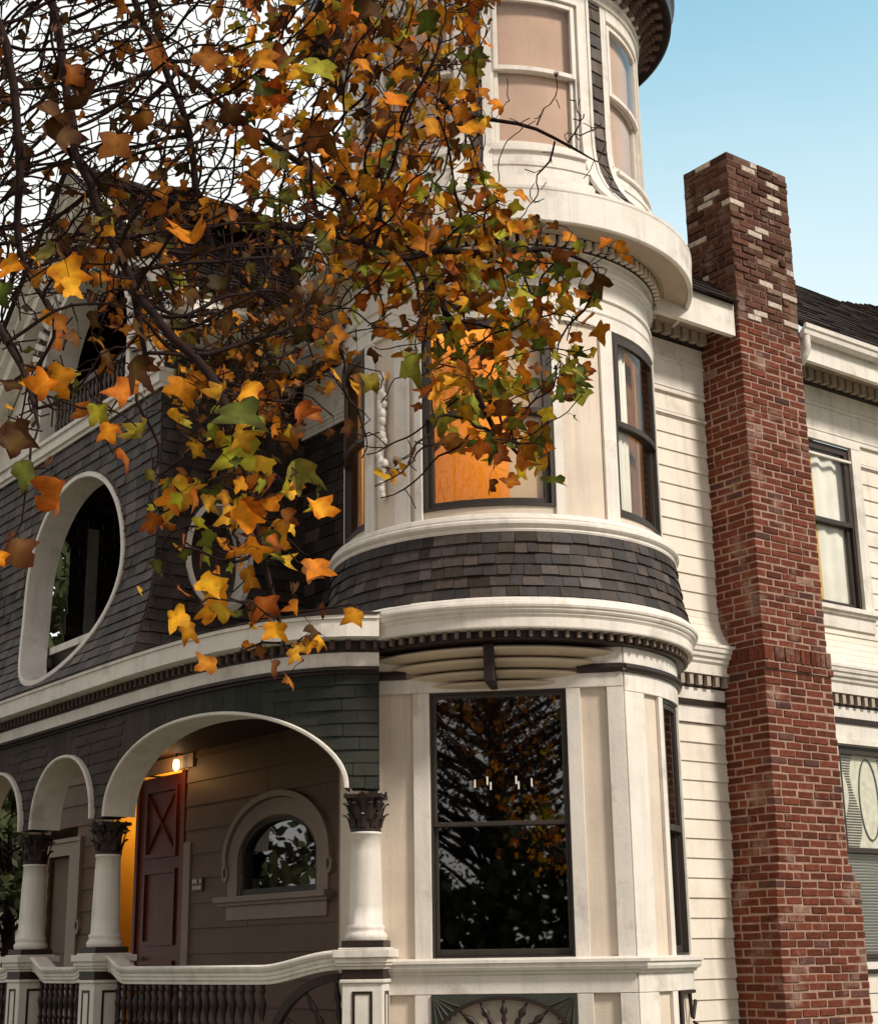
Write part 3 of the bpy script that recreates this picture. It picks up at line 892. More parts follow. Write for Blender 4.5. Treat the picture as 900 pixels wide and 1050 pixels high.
def piece(fr, u0, u1, z1, d0, d1, col, n=1):
    za = arch_hole(u0); zb = arch_hole(u1)
    za = za[1] if za else SPR; zb = zb[1] if zb else SPR
    if za > z1 and zb > z1: return
    sp.hexa([fr(u0, d0, min(za, z1)), fr(u1, d0, min(zb, z1)), fr(u1, d0, z1), fr(u0, d0, z1), fr(u0, d1, min(za, z1)), fr(u1, d1, min(zb, z1)), fr(u1, d1, z1), fr(u0, d1, z1)], col)
u = .0                                                     # backing board, both faces
while u < UMAX - .05:
    piece(PATH, u, u + .04, TOPZ, -.10, OUT - .02, (.035, .03, .027)); u += .04
# horizontal shingle courses over the columns, upright boards over the arches
for k, uc in enumerate(UC):
    lo, hi = (0.0, uc + .85) if k == 0 else (uc - .40, uc + .72)
    hi = min(hi, UMAX - .1)
    zz = SPR
    while zz < TOPZ - .07:
        f_ = (zz - SPR) / (TOPZ - SPR)
        l2, h2 = lo, uc + (hi - uc) * (.30 + .70 * f_)
        if k: l2 = uc - (uc - lo) * (.42 + .58 * f_)
        shingles(sp, lambda u, d, z: PATH(u, d + OUT - .018, z), l2, h2, zz, min(zz + .095, TOPZ - .002), .095, .30, gcol, hole=arch_hole, t=.010, jit=.3, sub=12)
        zz += .095
for k in range(len(UC) - 1):
    u = UC[k] + .28; e = UC[k + 1] - .15
    while u < e:
        ub = u + .135; c = gcol(u, 3); h = arch_hole((u + ub) / 2)
        q0, q1 = u + .004, ub
        m_ = (q0 + q1) / 2
        for (x0, x1) in ((q0, m_), (m_, q1)):
            za, zb = arch_hole(x0), arch_hole(x1)
            if za and zb: sp.hexa([PATH(x0, OUT - .02, za[1]), PATH(x1, OUT - .02, zb[1]), PATH(x1, OUT - .02, TOPZ), PATH(x0, OUT - .02, TOPZ), PATH(x0, OUT - .010, za[1]), PATH(x1, OUT - .010, zb[1]), PATH(x1, OUT - .012, TOPZ), PATH(x0, OUT - .012, TOPZ)], c)
        u = ub
porch = part(sp, 'porch_arcade', 'shingle')
at_ = MB()
for cu, hu, cz, hz in ARCH:
    n = 56; pr = []
    for k in range(n + 1):
        a = pi * k / n; c_, s_2 = cos(a), sin(a)
        x = math.copysign(abs(c_) ** (2 / 2.15), c_); y = abs(s_2) ** (2 / 2.15)
        pr.append((x, y))
    rows = []
    for (g_, d) in ((.004, -.16), (-.018, -.16), (-.018, OUT + .028), (-.010, OUT + .040), (.006, OUT + .040), (.012, OUT + .028), (.012, OUT - .02)):
        rows.append([PATH(cu + (hu + g_) * x, d, cz + (hz + g_) * y) for x, y in pr])
    at_.grid(rows, smooth=False)
at_.build('arch_trim', M['trim'], porch)
# entablature above the arcade
en = MB()
def pbox(mb, u0, u1, d0, d1, z0, z1): mb.fbox(PATH, u0, u1, d0, d1, z0, z1, PA(u0, u1))
pbox(en, -.0, UMAX, -.12, OUT + .035, 3.668, 3.772)
enp = en.build('frieze', M['trim'], porch)
en = MB(); pbox(en, -.0, UMAX, -.12, OUT + .015, 3.62, 3.640); pbox(en, 0, UMAX, -.12, OUT + .05, 3.640, 3.666); pbox(en, 0, UMAX, -.12, OUT + .045, 3.774, 3.858)
en2 = en; en = MB(); u = .03
while u < UMAX - .05: en.fbox(PATH, u, u + .030, OUT + .045, OUT + .085, 3.790, 3.856); u += .088
en2.build('dentil_band', M['dark'], house, extra=(en, mat('dentil_brown', (.085, .055, .048), .5)))
en = MB(); pbox(en, -.02, UMAX, -.12, OUT + .20, 3.86, 3.99); pbox(en, -.02, UMAX, -.12, OUT + .215, 3.992, 4.02)
en.build('fascia', M['trim'], porch)
# porch roof between the fascia and the upper wall
rf = MB(); n = 60
rows = []
for j in range(9):
    t_ = j / 8; r = []
    for k in range(n + 1):
        u = UMAX * k / n; p = PATH(u, OUT + .225, 4.022); q = (-.45, max(.62, p[1] * .93 + .55), 4.50)
        r.append(tuple(p[i] * (1 - t_) + q[i] * t_ for i in range(3)))
    rows.append(r)
for j in range(8):
    for k in range(n):
        c = roof_col(0, 0); c = tuple(v * 1.3 for v in c)
        up = (0, 0, .012)
        a, b, c2, d = rows[j][k], rows[j][k + 1], rows[j + 1][k + 1], rows[j + 1][k]
        rf.face([(a[0], a[1], a[2] + .014), (b[0], b[1], b[2] + .014), c2, d], c); rf.face([a, b, (b[0], b[1], b[2] + .014), (a[0], a[1], a[2] + .014)], c)
rf.build('porch_roof', M['roof'], porch)
cl = MB()
r0 = [PATH(UMAX * k / n, -.05, 3.60) for k in range(n + 1)]; r1 = [(-.4, max(.4, p[1] * .95 + .4), 3.61) for p in r0]
cl.grid([r0, r1], smooth=False)
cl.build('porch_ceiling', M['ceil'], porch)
fl = MB()
r0 = [PATH(UMAX * k / n, .22, .72) for k in range(n + 1)]; r1 = [(-.4, max(.4, p[1] * .95 + .4), .72) for p in r0]
fl.grid([[(x, y, .0) for x, y, _ in r0], [(x, y, .68) for x, y, _ in r0]], smooth=False); fl.grid([r0, r1], smooth=False)
fl.build('porch_floor', M['wood'], porch)

# columns and pedestals
def make_column():
    c = MB()
    prof = [(.142, .045), (.150, .065), (.150, .085), (.138, .10), (.128, .112), (.134, .125), (.134, .145), (.122, .155), (.119, .165)]
    prof += [(.119 - .016 * t_ ** 1.5, .165 + .615 * t_) for t_ in (0, .2, .4, .6, .8, 1)] + [(.112, .785), (.112, .80), (.10, .805)]
    c.lathe(prof, 0, 360, 36, smooth=True, closed=False)
    col = c.build('porch_column', M['trim'], house)
    k = MB()
    k.lathe([(.105, .80), (.112, .808), (.112, .825), (.102, .83), (.10, .90), (.108, .97), (.128, 1.03), (.13, 1.04)], 0, 360, 28)
    for lv, (z0, h, r0, nn, ph) in enumerate(((.83, .10, .103, 8, 0), (.89, .12, .106, 8, 22))):
        for i_ in range(nn):
            a = radians(360 / nn * i_ + ph); wv = .032
            pts = []
            for (t_, o_) in ((0, .004), (.4, .012), (.75, .026), (.95, .046), (1.0, .052), (.9, .058)):
                pts.append((cos(a) * (r0 + o_), sin(a) * (r0 + o_), z0 + h * t_))
            tx = (-sin(a), cos(a))
            rowL = [(p[0] - tx[0] * wv * (1 - .5 * j / 5), p[1] - tx[1] * wv * (1 - .5 * j / 5), p[2]) for j, p in enumerate(pts)]
            rowM = [(p[0] + cos(a) * .012, p[1] + sin(a) * .012, p[2]) for p in pts]
            rowR = [(p[0] + tx[0] * wv * (1 - .5 * j / 5), p[1] + tx[1] * wv * (1 - .5 * j / 5), p[2]) for j, p in enumerate(pts)]
            k.grid([rowL, rowM, rowR], smooth=False)
    for i_ in range(4):
        a = radians(45 + 90 * i_)
        sp_ = [(cos(a) * (.125 + .032 * cos(q) * (1 - q / 14)), sin(a) * (.125 + .032 * cos(q) * (1 - q / 14)), 1.0 + .030 * sin(q) * (1 - q / 14)) for q in np.linspace(0, 9, 22)]
        k.tube(sp_, .011, 6)
        a2 = radians(90 * i_)
        for q in range(5):
            aa = a2 + (q - 2) * .10
            k.tube([(cos(aa) * .13, sin(aa) * .13, 1.035), (cos(aa) * .152, sin(aa) * .152, 1.06 + .014 * (2 - abs(q - 2)))], [.013, .007], 6)
    k.box(-.138, .138, -.138, .138, 1.04, 1.068)
    k.build('capital', M['dark'], col)
    p = MB(); p.box(-.150, .150, -.150, .150, 0, .047); p.build('plinth', M['dark'], col, bevel=.004)
    return col
def make_pedestal():
    c = MB()
    for (h, z0, z1) in ((.145, 0.72, 1.43), (.160, 1.43, 1.455)): c.box(-h, h, -h, h, z0, z1)
    for (h, z0, z1) in ((.16, 1.522, 1.545), (.178, 1.545, 1.565), (.188, 1.565, 1.60), (.205, 1.60, 1.655), (.17, 1.655, 1.668)): c.box(-h, h, -h, h, z0, z1)
    ped = c.build('pedestal', M['trim'], house, bevel=.006)
    d = MB(); d.box(-.147, .147, -.147, .147, 1.456, 1.521)
    for r in range(4):
        fr = [lambda u, dd, z: (u, -.145 - dd, z), lambda u, dd, z: (-.145 - dd, u, z), lambda u, dd, z: (u, .145 + dd, z), lambda u, dd, z: (.145 + dd, u, z)][r]
        d.fbox(fr, -.072, -.052, .001, .006, .82, 1.375); d.fbox(fr, .052, .072, .001, .006, .82, 1.375); d.fbox(fr, -.052, .052, .001, .006, 1.355, 1.375); d.fbox(fr, -.052, .052, .001, .006, .82, .84)
    d.build('inlay', M['dark'], ped)
    return ped
colp = make_column(); pedp = make_pedestal()
for k, uc in enumerate(UC):
    p = PATH(uc, 0, 0); q = PATH(uc + .05, 0, 0); rz = atan2(q[1] - p[1], q[0] - p[0]) + pi / 2
    if k == 0: rz = radians(-45)
    o = colp if k == 0 else dup(colp, house)
    o.location = (p[0], p[1], 1.67); o.rotation_euler = (0, 0, rz)
    o = pedp if k == 0 else dup(pedp, house)
    o.location = (p[0], p[1], 0); o.rotation_euler = (0, 0, rz)

# balustrade: one swept handrail and turned balusters per bay
def sm(t_): t_ = max(0, min(1, t_)); return t_ * t_ * (3 - 2 * t_)
balp = None
for k in range(len(UC) - 1):
    a, b = UC[k] + .17, UC[k + 1] - .17
    la, lb = (.62, .30) if k == 0 else (.30, .30)
    def rise(u): return .095 * max(1 - sm((u - a) / la), 1 - sm((b - u) / lb))
    prof = [(-.05, -.135), (.042, -.135), (.042, -.112), (.055, -.105), (.055, -.085), (.062, -.075), (.062, -.055), (.075, -.045), (.085, -.025), (.085, -.012), (.07, 0), (-.07, 0), (-.085, -.012), (-.085, -.025), (-.062, -.06), (-.05, -.085), (-.05, -.135)]
    n = 48; rl = MB()
    rl.grid([[PATH(a + (b - a) * j / n, d, 1.560 + rise(a + (b - a) * j / n) + z) for j in range(n + 1)] for d, z in prof], smooth=False)
    rail = part(rl, 'handrail', 'trim')
    lo_ = MB(); lo_.fbox(PATH, a, b, -.04, .04, .80, .86, PA(a, b)); lo_.build('bottom_rail', M['dark'], rail)
    ua = a + (.66 if k == 0 else .2); ub = b - .14
    if balp is None:
        bm_ = MB()
        pr = [(.010, .86), (.026, .865), (.026, .90), (.014, .91), (.020, .94), (.030, .99), (.032, 1.03), (.022, 1.08), (.014, 1.12), (.024, 1.135), (.024, 1.15), (.015, 1.16), (.017, 1.20), (.030, 1.26), (.033, 1.29), (.020, 1.33), (.014, 1.36), (.025, 1.375), (.025, 1.39), (.016, 1.40), (.022, 1.42), (.026, 1.44)]
        bm_.lathe(pr, 0, 360, 12, smooth=True)
        balp = bm_.build('baluster', M['dark'], rail); first = True
    else: first = False
    nb = int((ub - ua) / .105)
    for j in range(nb + 1):
        p = PATH(ua + (ub - ua) * j / max(1, nb), 0, 0)
        if first and j == 0: o = balp
        else: o = balp.copy(); COL.objects.link(o)
        o.parent = rail; o.location = (p[0], p[1], 0)
    # quarter wheel by the pedestal
    if k == 0:
        wh = MB()
        wh.ring2d(PATH, a - .02, .86, .585, .585, .64, .64, 0, 90, -.03, .03, 20)
        for q in range(4):
            an = radians(12 + 24 * q)
            rr = (.06, .22, .27, .32, .36, .42, .47, .58); rd = (.012, .016, .028, .014, .03, .014, .026, .012)
            wh.tube([PATH(a - .02 + r_ * cos(an), 0, .86 + r_ * sin(an)) for r_ in rr], rd, 8)
        wh.build('wheel_bracket', M['dark'], rail)

# ------------------------------------------------------------------ wall behind the porch
AW = -.5
WA = WALLA(AW)
pw = MB()
PWH = (2.02, 3.31, 2.14, 2.84); DRH = (4.42, 6.12, .6, 3.60); D2H = (7.0, 7.75, .6, 2.9)
lap(pw, WA, .9, 8.35, .72, 3.62, .235, [PWH, DRH, D2H])
pw.fbox(WA, .9, 8.35, -.12, -.012, 3.5, 3.95)
wallp = part(pw, 'porch_wall', 'porchshaded')
M['trim2'] = mat('trim_shade', (.31, .235, .19), .5, .1)  # white trim darkened, with the porch shade put into its colour
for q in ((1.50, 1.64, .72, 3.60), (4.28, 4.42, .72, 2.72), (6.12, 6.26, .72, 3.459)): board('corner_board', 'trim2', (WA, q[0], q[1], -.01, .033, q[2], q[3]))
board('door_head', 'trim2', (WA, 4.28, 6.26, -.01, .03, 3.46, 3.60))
aw = MB()
aw.fbox(WA, 1.98, 2.05, -.1, .0, 2.16, 2.55); aw.fbox(WA, 3.28, 3.35, -.1, .0, 2.16, 2.55)
aw.ring2d(WA, 2.665, 2.50, .615, .31, .685, .37, 0, 180, -.1, .0, 36); aw.fbox(WA, 2.05, 3.28, -.1, 0, 2.16, 2.22)
awin = part(aw, 'arched_window', 'sash')
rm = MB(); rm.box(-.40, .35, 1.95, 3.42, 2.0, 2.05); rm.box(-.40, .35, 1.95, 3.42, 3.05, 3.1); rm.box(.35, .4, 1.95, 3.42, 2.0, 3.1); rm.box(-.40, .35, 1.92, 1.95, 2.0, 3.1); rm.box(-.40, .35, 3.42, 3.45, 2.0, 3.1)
part(rm, 'blocking_box', 'roomdark')  # added dark box that keeps the hall's glow out of the arched window
t = MB()
t.ring2d(WA, 2.665, 2.48, .685, .38, .86, .53, 0, 180, -.01, .03, 36); t.fbox(WA, 1.805, 1.98, -.01, .03, 2.16, 2.48); t.fbox(WA, 3.35, 3.525, -.01, .03, 2.16, 2.48)
t.ring2d(WA, 2.665, 2.50, .86, .52, .92, .575, 0, 180, -.01, .065, 36)
for u in (1.775, 3.555):
    t.fbox(WA, u - .03, u + .03, -.01, .06, 2.42, 2.50); t.ring2d(WA, u, 2.38, .025, .045, .055, .085, 0, 360, .0, .05, 18)
t.fbox(WA, 1.74, 3.66, -.01, .11, 2.11, 2.16); t.fbox(WA, 1.76, 3.64, -.01, .07, 2.08, 2.11); t.fbox(WA, 1.82, 3.54, -.01, .03, 1.95, 2.08)
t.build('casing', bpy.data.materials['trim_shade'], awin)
p = MB(); n = 30
pts = [WA(2.665 + .62 * cos(pi * k / n), -.05, 2.50 + .315 * sin(pi * k / n)) for k in range(n + 1)]
p.face(pts + [WA(2.045, -.05, 2.2), WA(3.285, -.05, 2.2)])
p.build('pane', M['glassd'], awin)
# front door (right leaf shut, left leaf open on a lit hall)
dr = MB()
dr.fbox(WA, 4.60, 5.60, -.12, -.075, .74, 3.45)
for (u0, u1, z0, z1) in ((4.75, 5.45, 2.62, 3.33), (4.75, 5.45, 1.75, 2.50), (4.75, 5.45, .90, 1.60)):
    for (a_, b__, c, d) in ((u0, u1, z0, z0 + .04), (u0, u1, z1 - .04, z1), (u0, u0 + .04, z0 + .04, z1 - .04), (u1 - .04, u1, z0 + .04, z1 - .04)): dr.fbox(WA, a_, b__, -.075, -.05, c, d)
for s in (-1, 1):
    dr.tube([WA(5.1 - s * .30, -.062, 2.68), WA(5.1 + s * .30, -.062, 3.27)], .012, 6)
dr.fbox(WA, 4.52, 4.60, -.14, -.02, .74, 3.46); dr.fbox(WA, 5.60, 5.66, -.14, -.05, .74, 3.46)
door = part(dr, 'front_door', 'door')
k = MB(); k.tube([WA(5.50, -.05, 1.62), WA(5.50, .0, 1.62)], .025, 8); k.build('knob', M['metal'], door)
hl = MB(); hl.box(.9, .92, 4.3, 6.9, .7, 3.6); hl.box(-.48, .9, 6.45, 6.47, .7, 3.6); hl.box(-.48, .9, 4.3, 4.32, .7, 3.6); hl.box(-.45, .9, 4.3, 6.5, 3.6, 3.62)
part(hl, 'hallway', 'amber')
lp = bpy.data.lights.new('hall_lamp', 'POINT'); lp.energy = 16; lp.color = (1, .62, .16); lp.shadow_soft_size = .1
lo = bpy.data.objects.new('hall_lamp', lp); COL.objects.link(lo); lo.parent = house; lo.location = (.1, 5.85, 3.2)
# second door further along
d2 = MB(); d2.fbox(WA, 7.12, 7.75, -.12, -.06, .74, 2.75); d2.fbox(WA, 7.2, 7.67, -.06, -.045, 1.7, 2.6)
d2o = part(d2, 'side_door', 'porchshaded')
t = MB(); t.fbox(WA, 6.86, 7.12, -.01, .04, .72, 2.90); t.fbox(WA, 7.12, 7.75, -.01, .04, 2.76, 2.90); t.fbox(WA, 6.8, 7.8, -.01, .06, 2.905, 2.95); t.fbox(WA, 6.80, 6.86, -.01, .06, 2.05, 2.9); t.ring2d(WA, 6.83, 1.98, .03, .05, .06, .09, 0, 360, 0, .05, 18)
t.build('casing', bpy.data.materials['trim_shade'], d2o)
# porch lamp
lm = empty('porch_lamp', (0, 0, 0), label='small white glass porch lamp glowing above the red door', cat='lamp')
lm.matrix_world = Matrix.Translation((TAX, TAY, 0)) @ wx @ Matrix.Translation((-.60, 4.50, 3.50))
t = MB(); t.lathe([(.015, .05), (.028, .04), (.034, .0), (.030, -.045), (.015, -.065), (.0, -.07)], 0, 360, 20, smooth=True)
t.build('lamp_shade', M['glow'], lm)
t = MB(); t.tube([(.08, 0, .10), (.0, 0, .11), (0, 0, .075)], .012, 8); t.build('bracket', M['metal'], lm)
lp = bpy.data.lights.new('porch_bulb', 'POINT'); lp.energy = 3.2; lp.color = (1, .50, .16); lp.shadow_soft_size = .05
lo = bpy.data.objects.new('porch_bulb', lp); COL.objects.link(lo); lo.parent = lm; lo.location = (-.16, .12, -.06)
# carved number plaque (illegible in the photo)
t = MB(); t.fbox(WA, 4.02, 4.22, .016, .03, 2.24, 2.37)
pq = part(t, 'door_plaque', 'wood')
t = MB()
for i_ in range(4):
    for j in range(2):
        if (i_, j) in ((1, 1),): continue
        t.ring2d(WA, 4.05 + .047 * i_, 2.275 + .06 * j, .004, .008, .016, .022, 0, 360, .031, .037, 10)
t.build('relief', M['trim'], pq)

# ------------------------------------------------------------------ upper wall between tower and gable
sl = MB()
sl.fbox(WA, .9, 6.4, -.14, -.012, 4.0, 7.2)
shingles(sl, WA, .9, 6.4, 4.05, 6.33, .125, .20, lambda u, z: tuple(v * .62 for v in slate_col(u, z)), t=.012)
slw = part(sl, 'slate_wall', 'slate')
t = MB()
t.fbox(WA, .9, 2.4, -.01, .02, 6.33, 6.90)
for z in (6.33, 6.42, 6.70): t.fbox(WA, .9, 2.4, .0, .038, z, z + .022); t.fbox(WA, .9, 2.4, 0, .03, z + .05, z + .066)
t.build('frieze', M['trim'], slw)
t = MB(); t.fbox(WA, .9, 2.4, -.01, .05, 6.902, 7.03); t2 = t
t = MB(); u = 1.0
while u < 2.4: t.fbox(WA, u, u + .075, .051, .11, 6.925, 7.025); u += .115
t2.build('dentil_band', M['dark'], house, extra=(t, bpy.data.materials['bracket_paint']))
t = MB(); t.fbox(WA, 1.0, 2.35, -.01, .44, 7.035, 7.06); t.fbox(WA, 1.35, 2.40, .40, .45, 6.93, 7.17); t.build('eave', M['trim'], slw)

# ------------------------------------------------------------------ gable over the upper porch
GA, GB0, GB1, GC = -2.0, 2.3, 6.2, 4.05
_WG = WALLA(GA)
WG = _WG
def gd(z): 
    t_ = max(0, min(1, (z - 4.04) / 1.15)); return .34 * (1 - t_) ** 2.1
OV = (4.05, 5.13, 1.10, 1.02)
def oval(u):
    x = max(0, abs(u - OV[0]) - .03) / (OV[2] + .01)
    if abs(x) >= 1: return None
    h = (OV[3] + .022) * sqrt(1 - x * x); return (OV[1] - h, OV[1] + h)
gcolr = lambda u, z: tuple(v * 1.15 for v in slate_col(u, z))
WGF = lambda u, d, z: _WG(u - gd(z) * .8 * max(0, min(1, (GB0 + .6 - u) / .6)), d, z)
ga = MB()
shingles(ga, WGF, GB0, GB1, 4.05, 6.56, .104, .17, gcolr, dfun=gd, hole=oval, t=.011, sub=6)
# backing
nz = 24
for k in range(nz):
    za, zb = 4.03 + (6.56 - 4.03) * k / nz, 4.03 + (6.56 - 4.03) * (k + 1) / nz
    y = min(abs(za - OV[1]), abs(zb - OV[1])) / OV[3]; y = 0 if za < OV[1] < zb else y
    segs = [(GB0, GB1)]
    if abs(y) < 1:
        x = OV[2] * sqrt(1 - y * y) + .02; segs = [(GB0, OV[0] - x), (OV[0] + x, GB1)]
    for a, b in segs:
        ga.hexa([WGF(a, gd(za) - .1, za), WGF(b, gd(za) - .1, za), WGF(b, gd(zb) - .1, zb), WGF(a, gd(zb) - .1, zb), WGF(a, gd(za) - .013, za), WGF(b, gd(za) - .013, za), WGF(b, gd(zb) - .013, zb), WGF(a, gd(zb) - .013, zb)], (.03, .026, .026))
# side face towards the tower, with its own oval
WS = lambda u, d, z: (u, GB0 - d, z)
def sd_(z): return gd(z) * .8
OS = (-1.39, 5.06, .31, .50)
def oval2(u):
    x = max(0, abs(u - OS[0]) - .03) / OS[2]
    if abs(x) >= 1: return None
    h = OS[3] * sqrt(1 - x * x); return (OS[1] - h, OS[1] + h)
WS2 = lambda u, d, z: (u - gd(z) * max(0, min(1, (-1.3 - u) / .7)), GB0 - d, z)
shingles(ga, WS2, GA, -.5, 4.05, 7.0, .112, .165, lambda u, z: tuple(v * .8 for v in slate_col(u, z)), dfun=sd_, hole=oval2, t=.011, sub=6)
# far side face
WF = lambda u, d, z: (u, GB1 + d, z)
OF = (-1.50, 5.25, .42, .90)
def oval3(u): 
    return (4.72, 6.0 + .25 * sqrt(max(0, 1 - ((u + 1.54) / .41) ** 2))) if abs(u + 1.54) < .41 else None
shingles(ga, lambda u, d, z: (u, GB1 - d, z), GA, -.5, 4.05, 7.0, .112, .165, gcolr, hole=oval3, t=.011, sub=6)
gable = part(ga, 'gable_porch', 'slate')
def ringprof(mb, fr, O, prof, dz, n=72):
    mb.grid([[fr(O[0] + (O[2] + g_) * cos(2 * pi * k / n), d + dz(O[1] + (O[3]) * sin(2 * pi * k / n)), O[1] + (O[3] + g_) * sin(2 * pi * k / n)) for k in range(n)] for g_, d in prof], smooth=False, closed=True)
t = MB()
ringprof(t, WG, OV, [(.0, -.25), (-.02, -.25), (-.02, .02), (-.014, .03), (.026, .03), (.032, .02), (.032, -.02)], gd)
ringprof(t, WS, OS, [(.0, -.2), (-.02, -.2), (-.02, .025), (.03, .025), (.03, -.01)], sd_)
t.fbox(lambda u, d, z: (u, GB1 - d, z), -.93, -.81, -.02, .05, 4.75, 6.3); t.fbox(lambda u, d, z: (u, GB1 - d, z), -1.95, -.81, -.1, .12, 4.66, 4.75)
t.fbox(WG, 3.1, 4.95, -.28, -.18, 4.56, 4.63)
t.build('oval_trim', M['trim'], gable)
t = MB(); t.fbox(WG, 3.1, 4.95, -.24, -.21, 4.30, 4.56)
t.build('lattice', M['dark'], gable)
# floor, ceiling and back of the upper porch
t = MB(); t.box(GA + .05, -.52, GB0 + .1, GB1 - .1, 4.28, 4.30); t.box(GA + .05, -.52, GB0 + .1, GB1 - .1, 6.56, 6.60); t.box(-.54, -.515, GB0 + .05, GB1 - .1, 4.3, 8.6)
t.box(GA + .05, -.52, GB0 + .1, GB1 - .1, 8.62, 8.64)
t.build('recess', M['ceil'], gable)
# band, arch and gable field above
t = MB()
t.fbox(WG, GB0 - .02, GB1 + .02, -.1, .03, 6.56, 6.60); t.fbox(WG, GB0 - .03, GB1 + .03, -.1, .06, 6.60, 6.70); t.fbox(WG, GB0 - .04, GB1 + .04, -.1, .085, 6.70, 6.74)
AR = (4.0, 7.33, 1.03)
def rk(u): return 9.40 - .86 * abs(u - 4.0)
nn = 40
for k in range(nn):
    u0_, u1_ = GB0 + (GB1 + .1 - GB0) * k / nn, GB0 + (GB1 + .1 - GB0) * (k + 1) / nn
    def bz(u):
        x = (u - AR[0]) / AR[2]; return AR[1] + AR[2] * sqrt(1 - x * x) if abs(x) < 1 else 6.74
    b0_, b1_ = bz(u0_), bz(u1_)
    t.hexa([WG(u0_, -.1, b0_), WG(u1_, -.1, b1_), WG(u1_, -.1, rk(u1_)), WG(u0_, -.1, rk(u0_)), WG(u0_, 0, b0_), WG(u1_, 0, b1_), WG(u1_, 0, rk(u1_)), WG(u0_, 0, rk(u0_))])
t.ring2d(WG, AR[0], AR[1], AR[2] - .03, AR[2] - .03, AR[2] + .05, AR[2] + .05, 0, 180, -.3, .05, 48)
t.fbox(WG, AR[0] + AR[2] - .03, AR[0] + AR[2] + .05, -.3, .05, 6.74, AR[1]); t.fbox(WG, AR[0] - AR[2] - .05, AR[0] - AR[2] + .03, -.3, .05, 6.74, AR[1])
gf = t.build('gable_field', M['trim'], house)
t = MB(); t.ring2d(WG, AR[0], AR[1], AR[2] + .052, AR[2] + .052, AR[2] + .30, AR[2] + .30, -12, 192, .002, .03, 60)
t2 = t
t = MB()
for k in range(34):
    a = -10 + 200 * k / 33
    t.ring2d(WG, AR[0], AR[1], AR[2] + .06, AR[2] + .06, AR[2] + .28, AR[2] + .28, a - 1.4, a + 1.4, .031, .085, 2)
t2.build('dentil_band', M['dark'], house, extra=(t, M['trim']))
t = MB()
for sg in (-1, 1):
    L_ = 3.0
    for (d0, d1, o0, o1) in ((.02, .20, -.34, -.10), (.16, .26, -.16, .0), (.22, .32, -.06, .05)):
        p = []
        for d in (d0, d1):
            p += [WG(4.0, d, 9.40 + o0), WG(4.0 + sg * 2.62, d, 9.40 + o0 - .86 * 2.62), WG(4.0 + sg * 2.62, d, 9.40 + o1 - .86 * 2.62), WG(4.0, d, 9.40 + o1)]
        t.hexa(p)
t.build('rake_board', M['trim'], gf)
t = MB()
t.fbox(WG, AR[0] - AR[2] + .03, AR[0] + AR[2] - .03, -.16, -.08, 7.22, 7.28); t.fbox(WG, AR[0] - AR[2] + .03, AR[0] + AR[2] - .03, -.16, -.08, 6.78, 6.84)
u = AR[0] - AR[2] + .08
while u < AR[0] + AR[2] - .05:
    p = WG(u, -.12, 0)
    t.lathe([(.012, 6.84), (.024, 6.86), (.014, 6.90), (.03, 6.98), (.012, 7.05), (.026, 7.12), (.014, 7.18), (.02, 7.22)], 0, 360, 8, cx=p[0], cy=p[1], smooth=True); u += .095
t.build('balustrade', mat('balcony_paint', (.09, .065, .055), .5), gable)
# gable roof, both slopes, and its eave mouldings
rf = MB()
for sg in (-1, 1):
    sl_ = math.atan(.86); L_ = 2.62 / cos(sl_)
    fr = lambda u, d, z, sg=sg: (u, 4.0 + sg * (2.62 - z * cos(sl_)) + sg * d * sin(sl_), 9.43 - .86 * 2.62 + z * sin(sl_) + d * cos(sl_))
    rf.face([fr(-2.36, 0, 0), fr(3.0, 0, 0), fr(3.0, 0, L_), fr(-2.36, 0, L_)], (.03, .025, .022))
    rf.face([fr(-2.36, -.04, 0), fr(3.0, -.04, 0), fr(3.0, -.04, L_), fr(-2.36, -.04, L_)], (.03, .025, .022))
    shingles(rf, fr, -2.36, 3.0, 0, L_, .14, .26, roof_col, t=.014, jit=.4)
rf.tube([(-2.36, 4.0, 9.45), (3.0, 4.0, 9.45)], .05, 8, (.04, .03, .025))
grf = rf.build('roof', M['roof'], house)
for sg in (-1, 1):
    t = MB()
    fr = lambda u, d, z, sg=sg: (u, 4.0 + sg * (2.52 + d), z)
    for (d, z0, z1) in ((.05, 7.14, 7.165), (.02, 7.08, 7.12), (.05, 7.03, 7.06), (.0, 6.96, 7.02)): t.fbox(fr, -2.30, -.6, -.3, d, z0, z1)
    if sg < 0: t.fbox(fr, -2.0, -.6, -.9, -.3, 6.99, 7.01)
    t.build('eave_moulding', M['trim'], grf)
t = MB()
for k in range(40):
    u0_, u1_ = GB0 + (GB1 - GB0) * k / 40, GB0 + (GB1 - GB0) * (k + 1) / 40
# ------------------------------------------------------------------ main roof behind
rf = MB()
RA = lambda u, d, z: (-.98 + z * cos(.72) - d * sin(.72), u, 7.19 + z * sin(.72) + d * cos(.72))
rf.face([RA(.6, -.02, 0), RA(2.6, -.02, 0), RA(2.6, -.02, 1.5), RA(.6, -.02, 1.5)], (.03, .025, .02))
shingles(rf, RA, .6, 2.6, 0, 1.5, .14, .26, roof_col, t=.012)
part(rf, 'roof', 'roof')
w = MB(); w.box(-.4, 8, 8.3, 8.35, 0, 3.6); w.box(-.4, 8, 6.30, 6.35, 3.6, 7.0); w.box(7.95, 8, -.45, 8.35, 0, 7.0); w.box(-.4, 8, 6.3, 8.35, 3.60, 3.64)
part(w, 'rear_wall', 'siding')
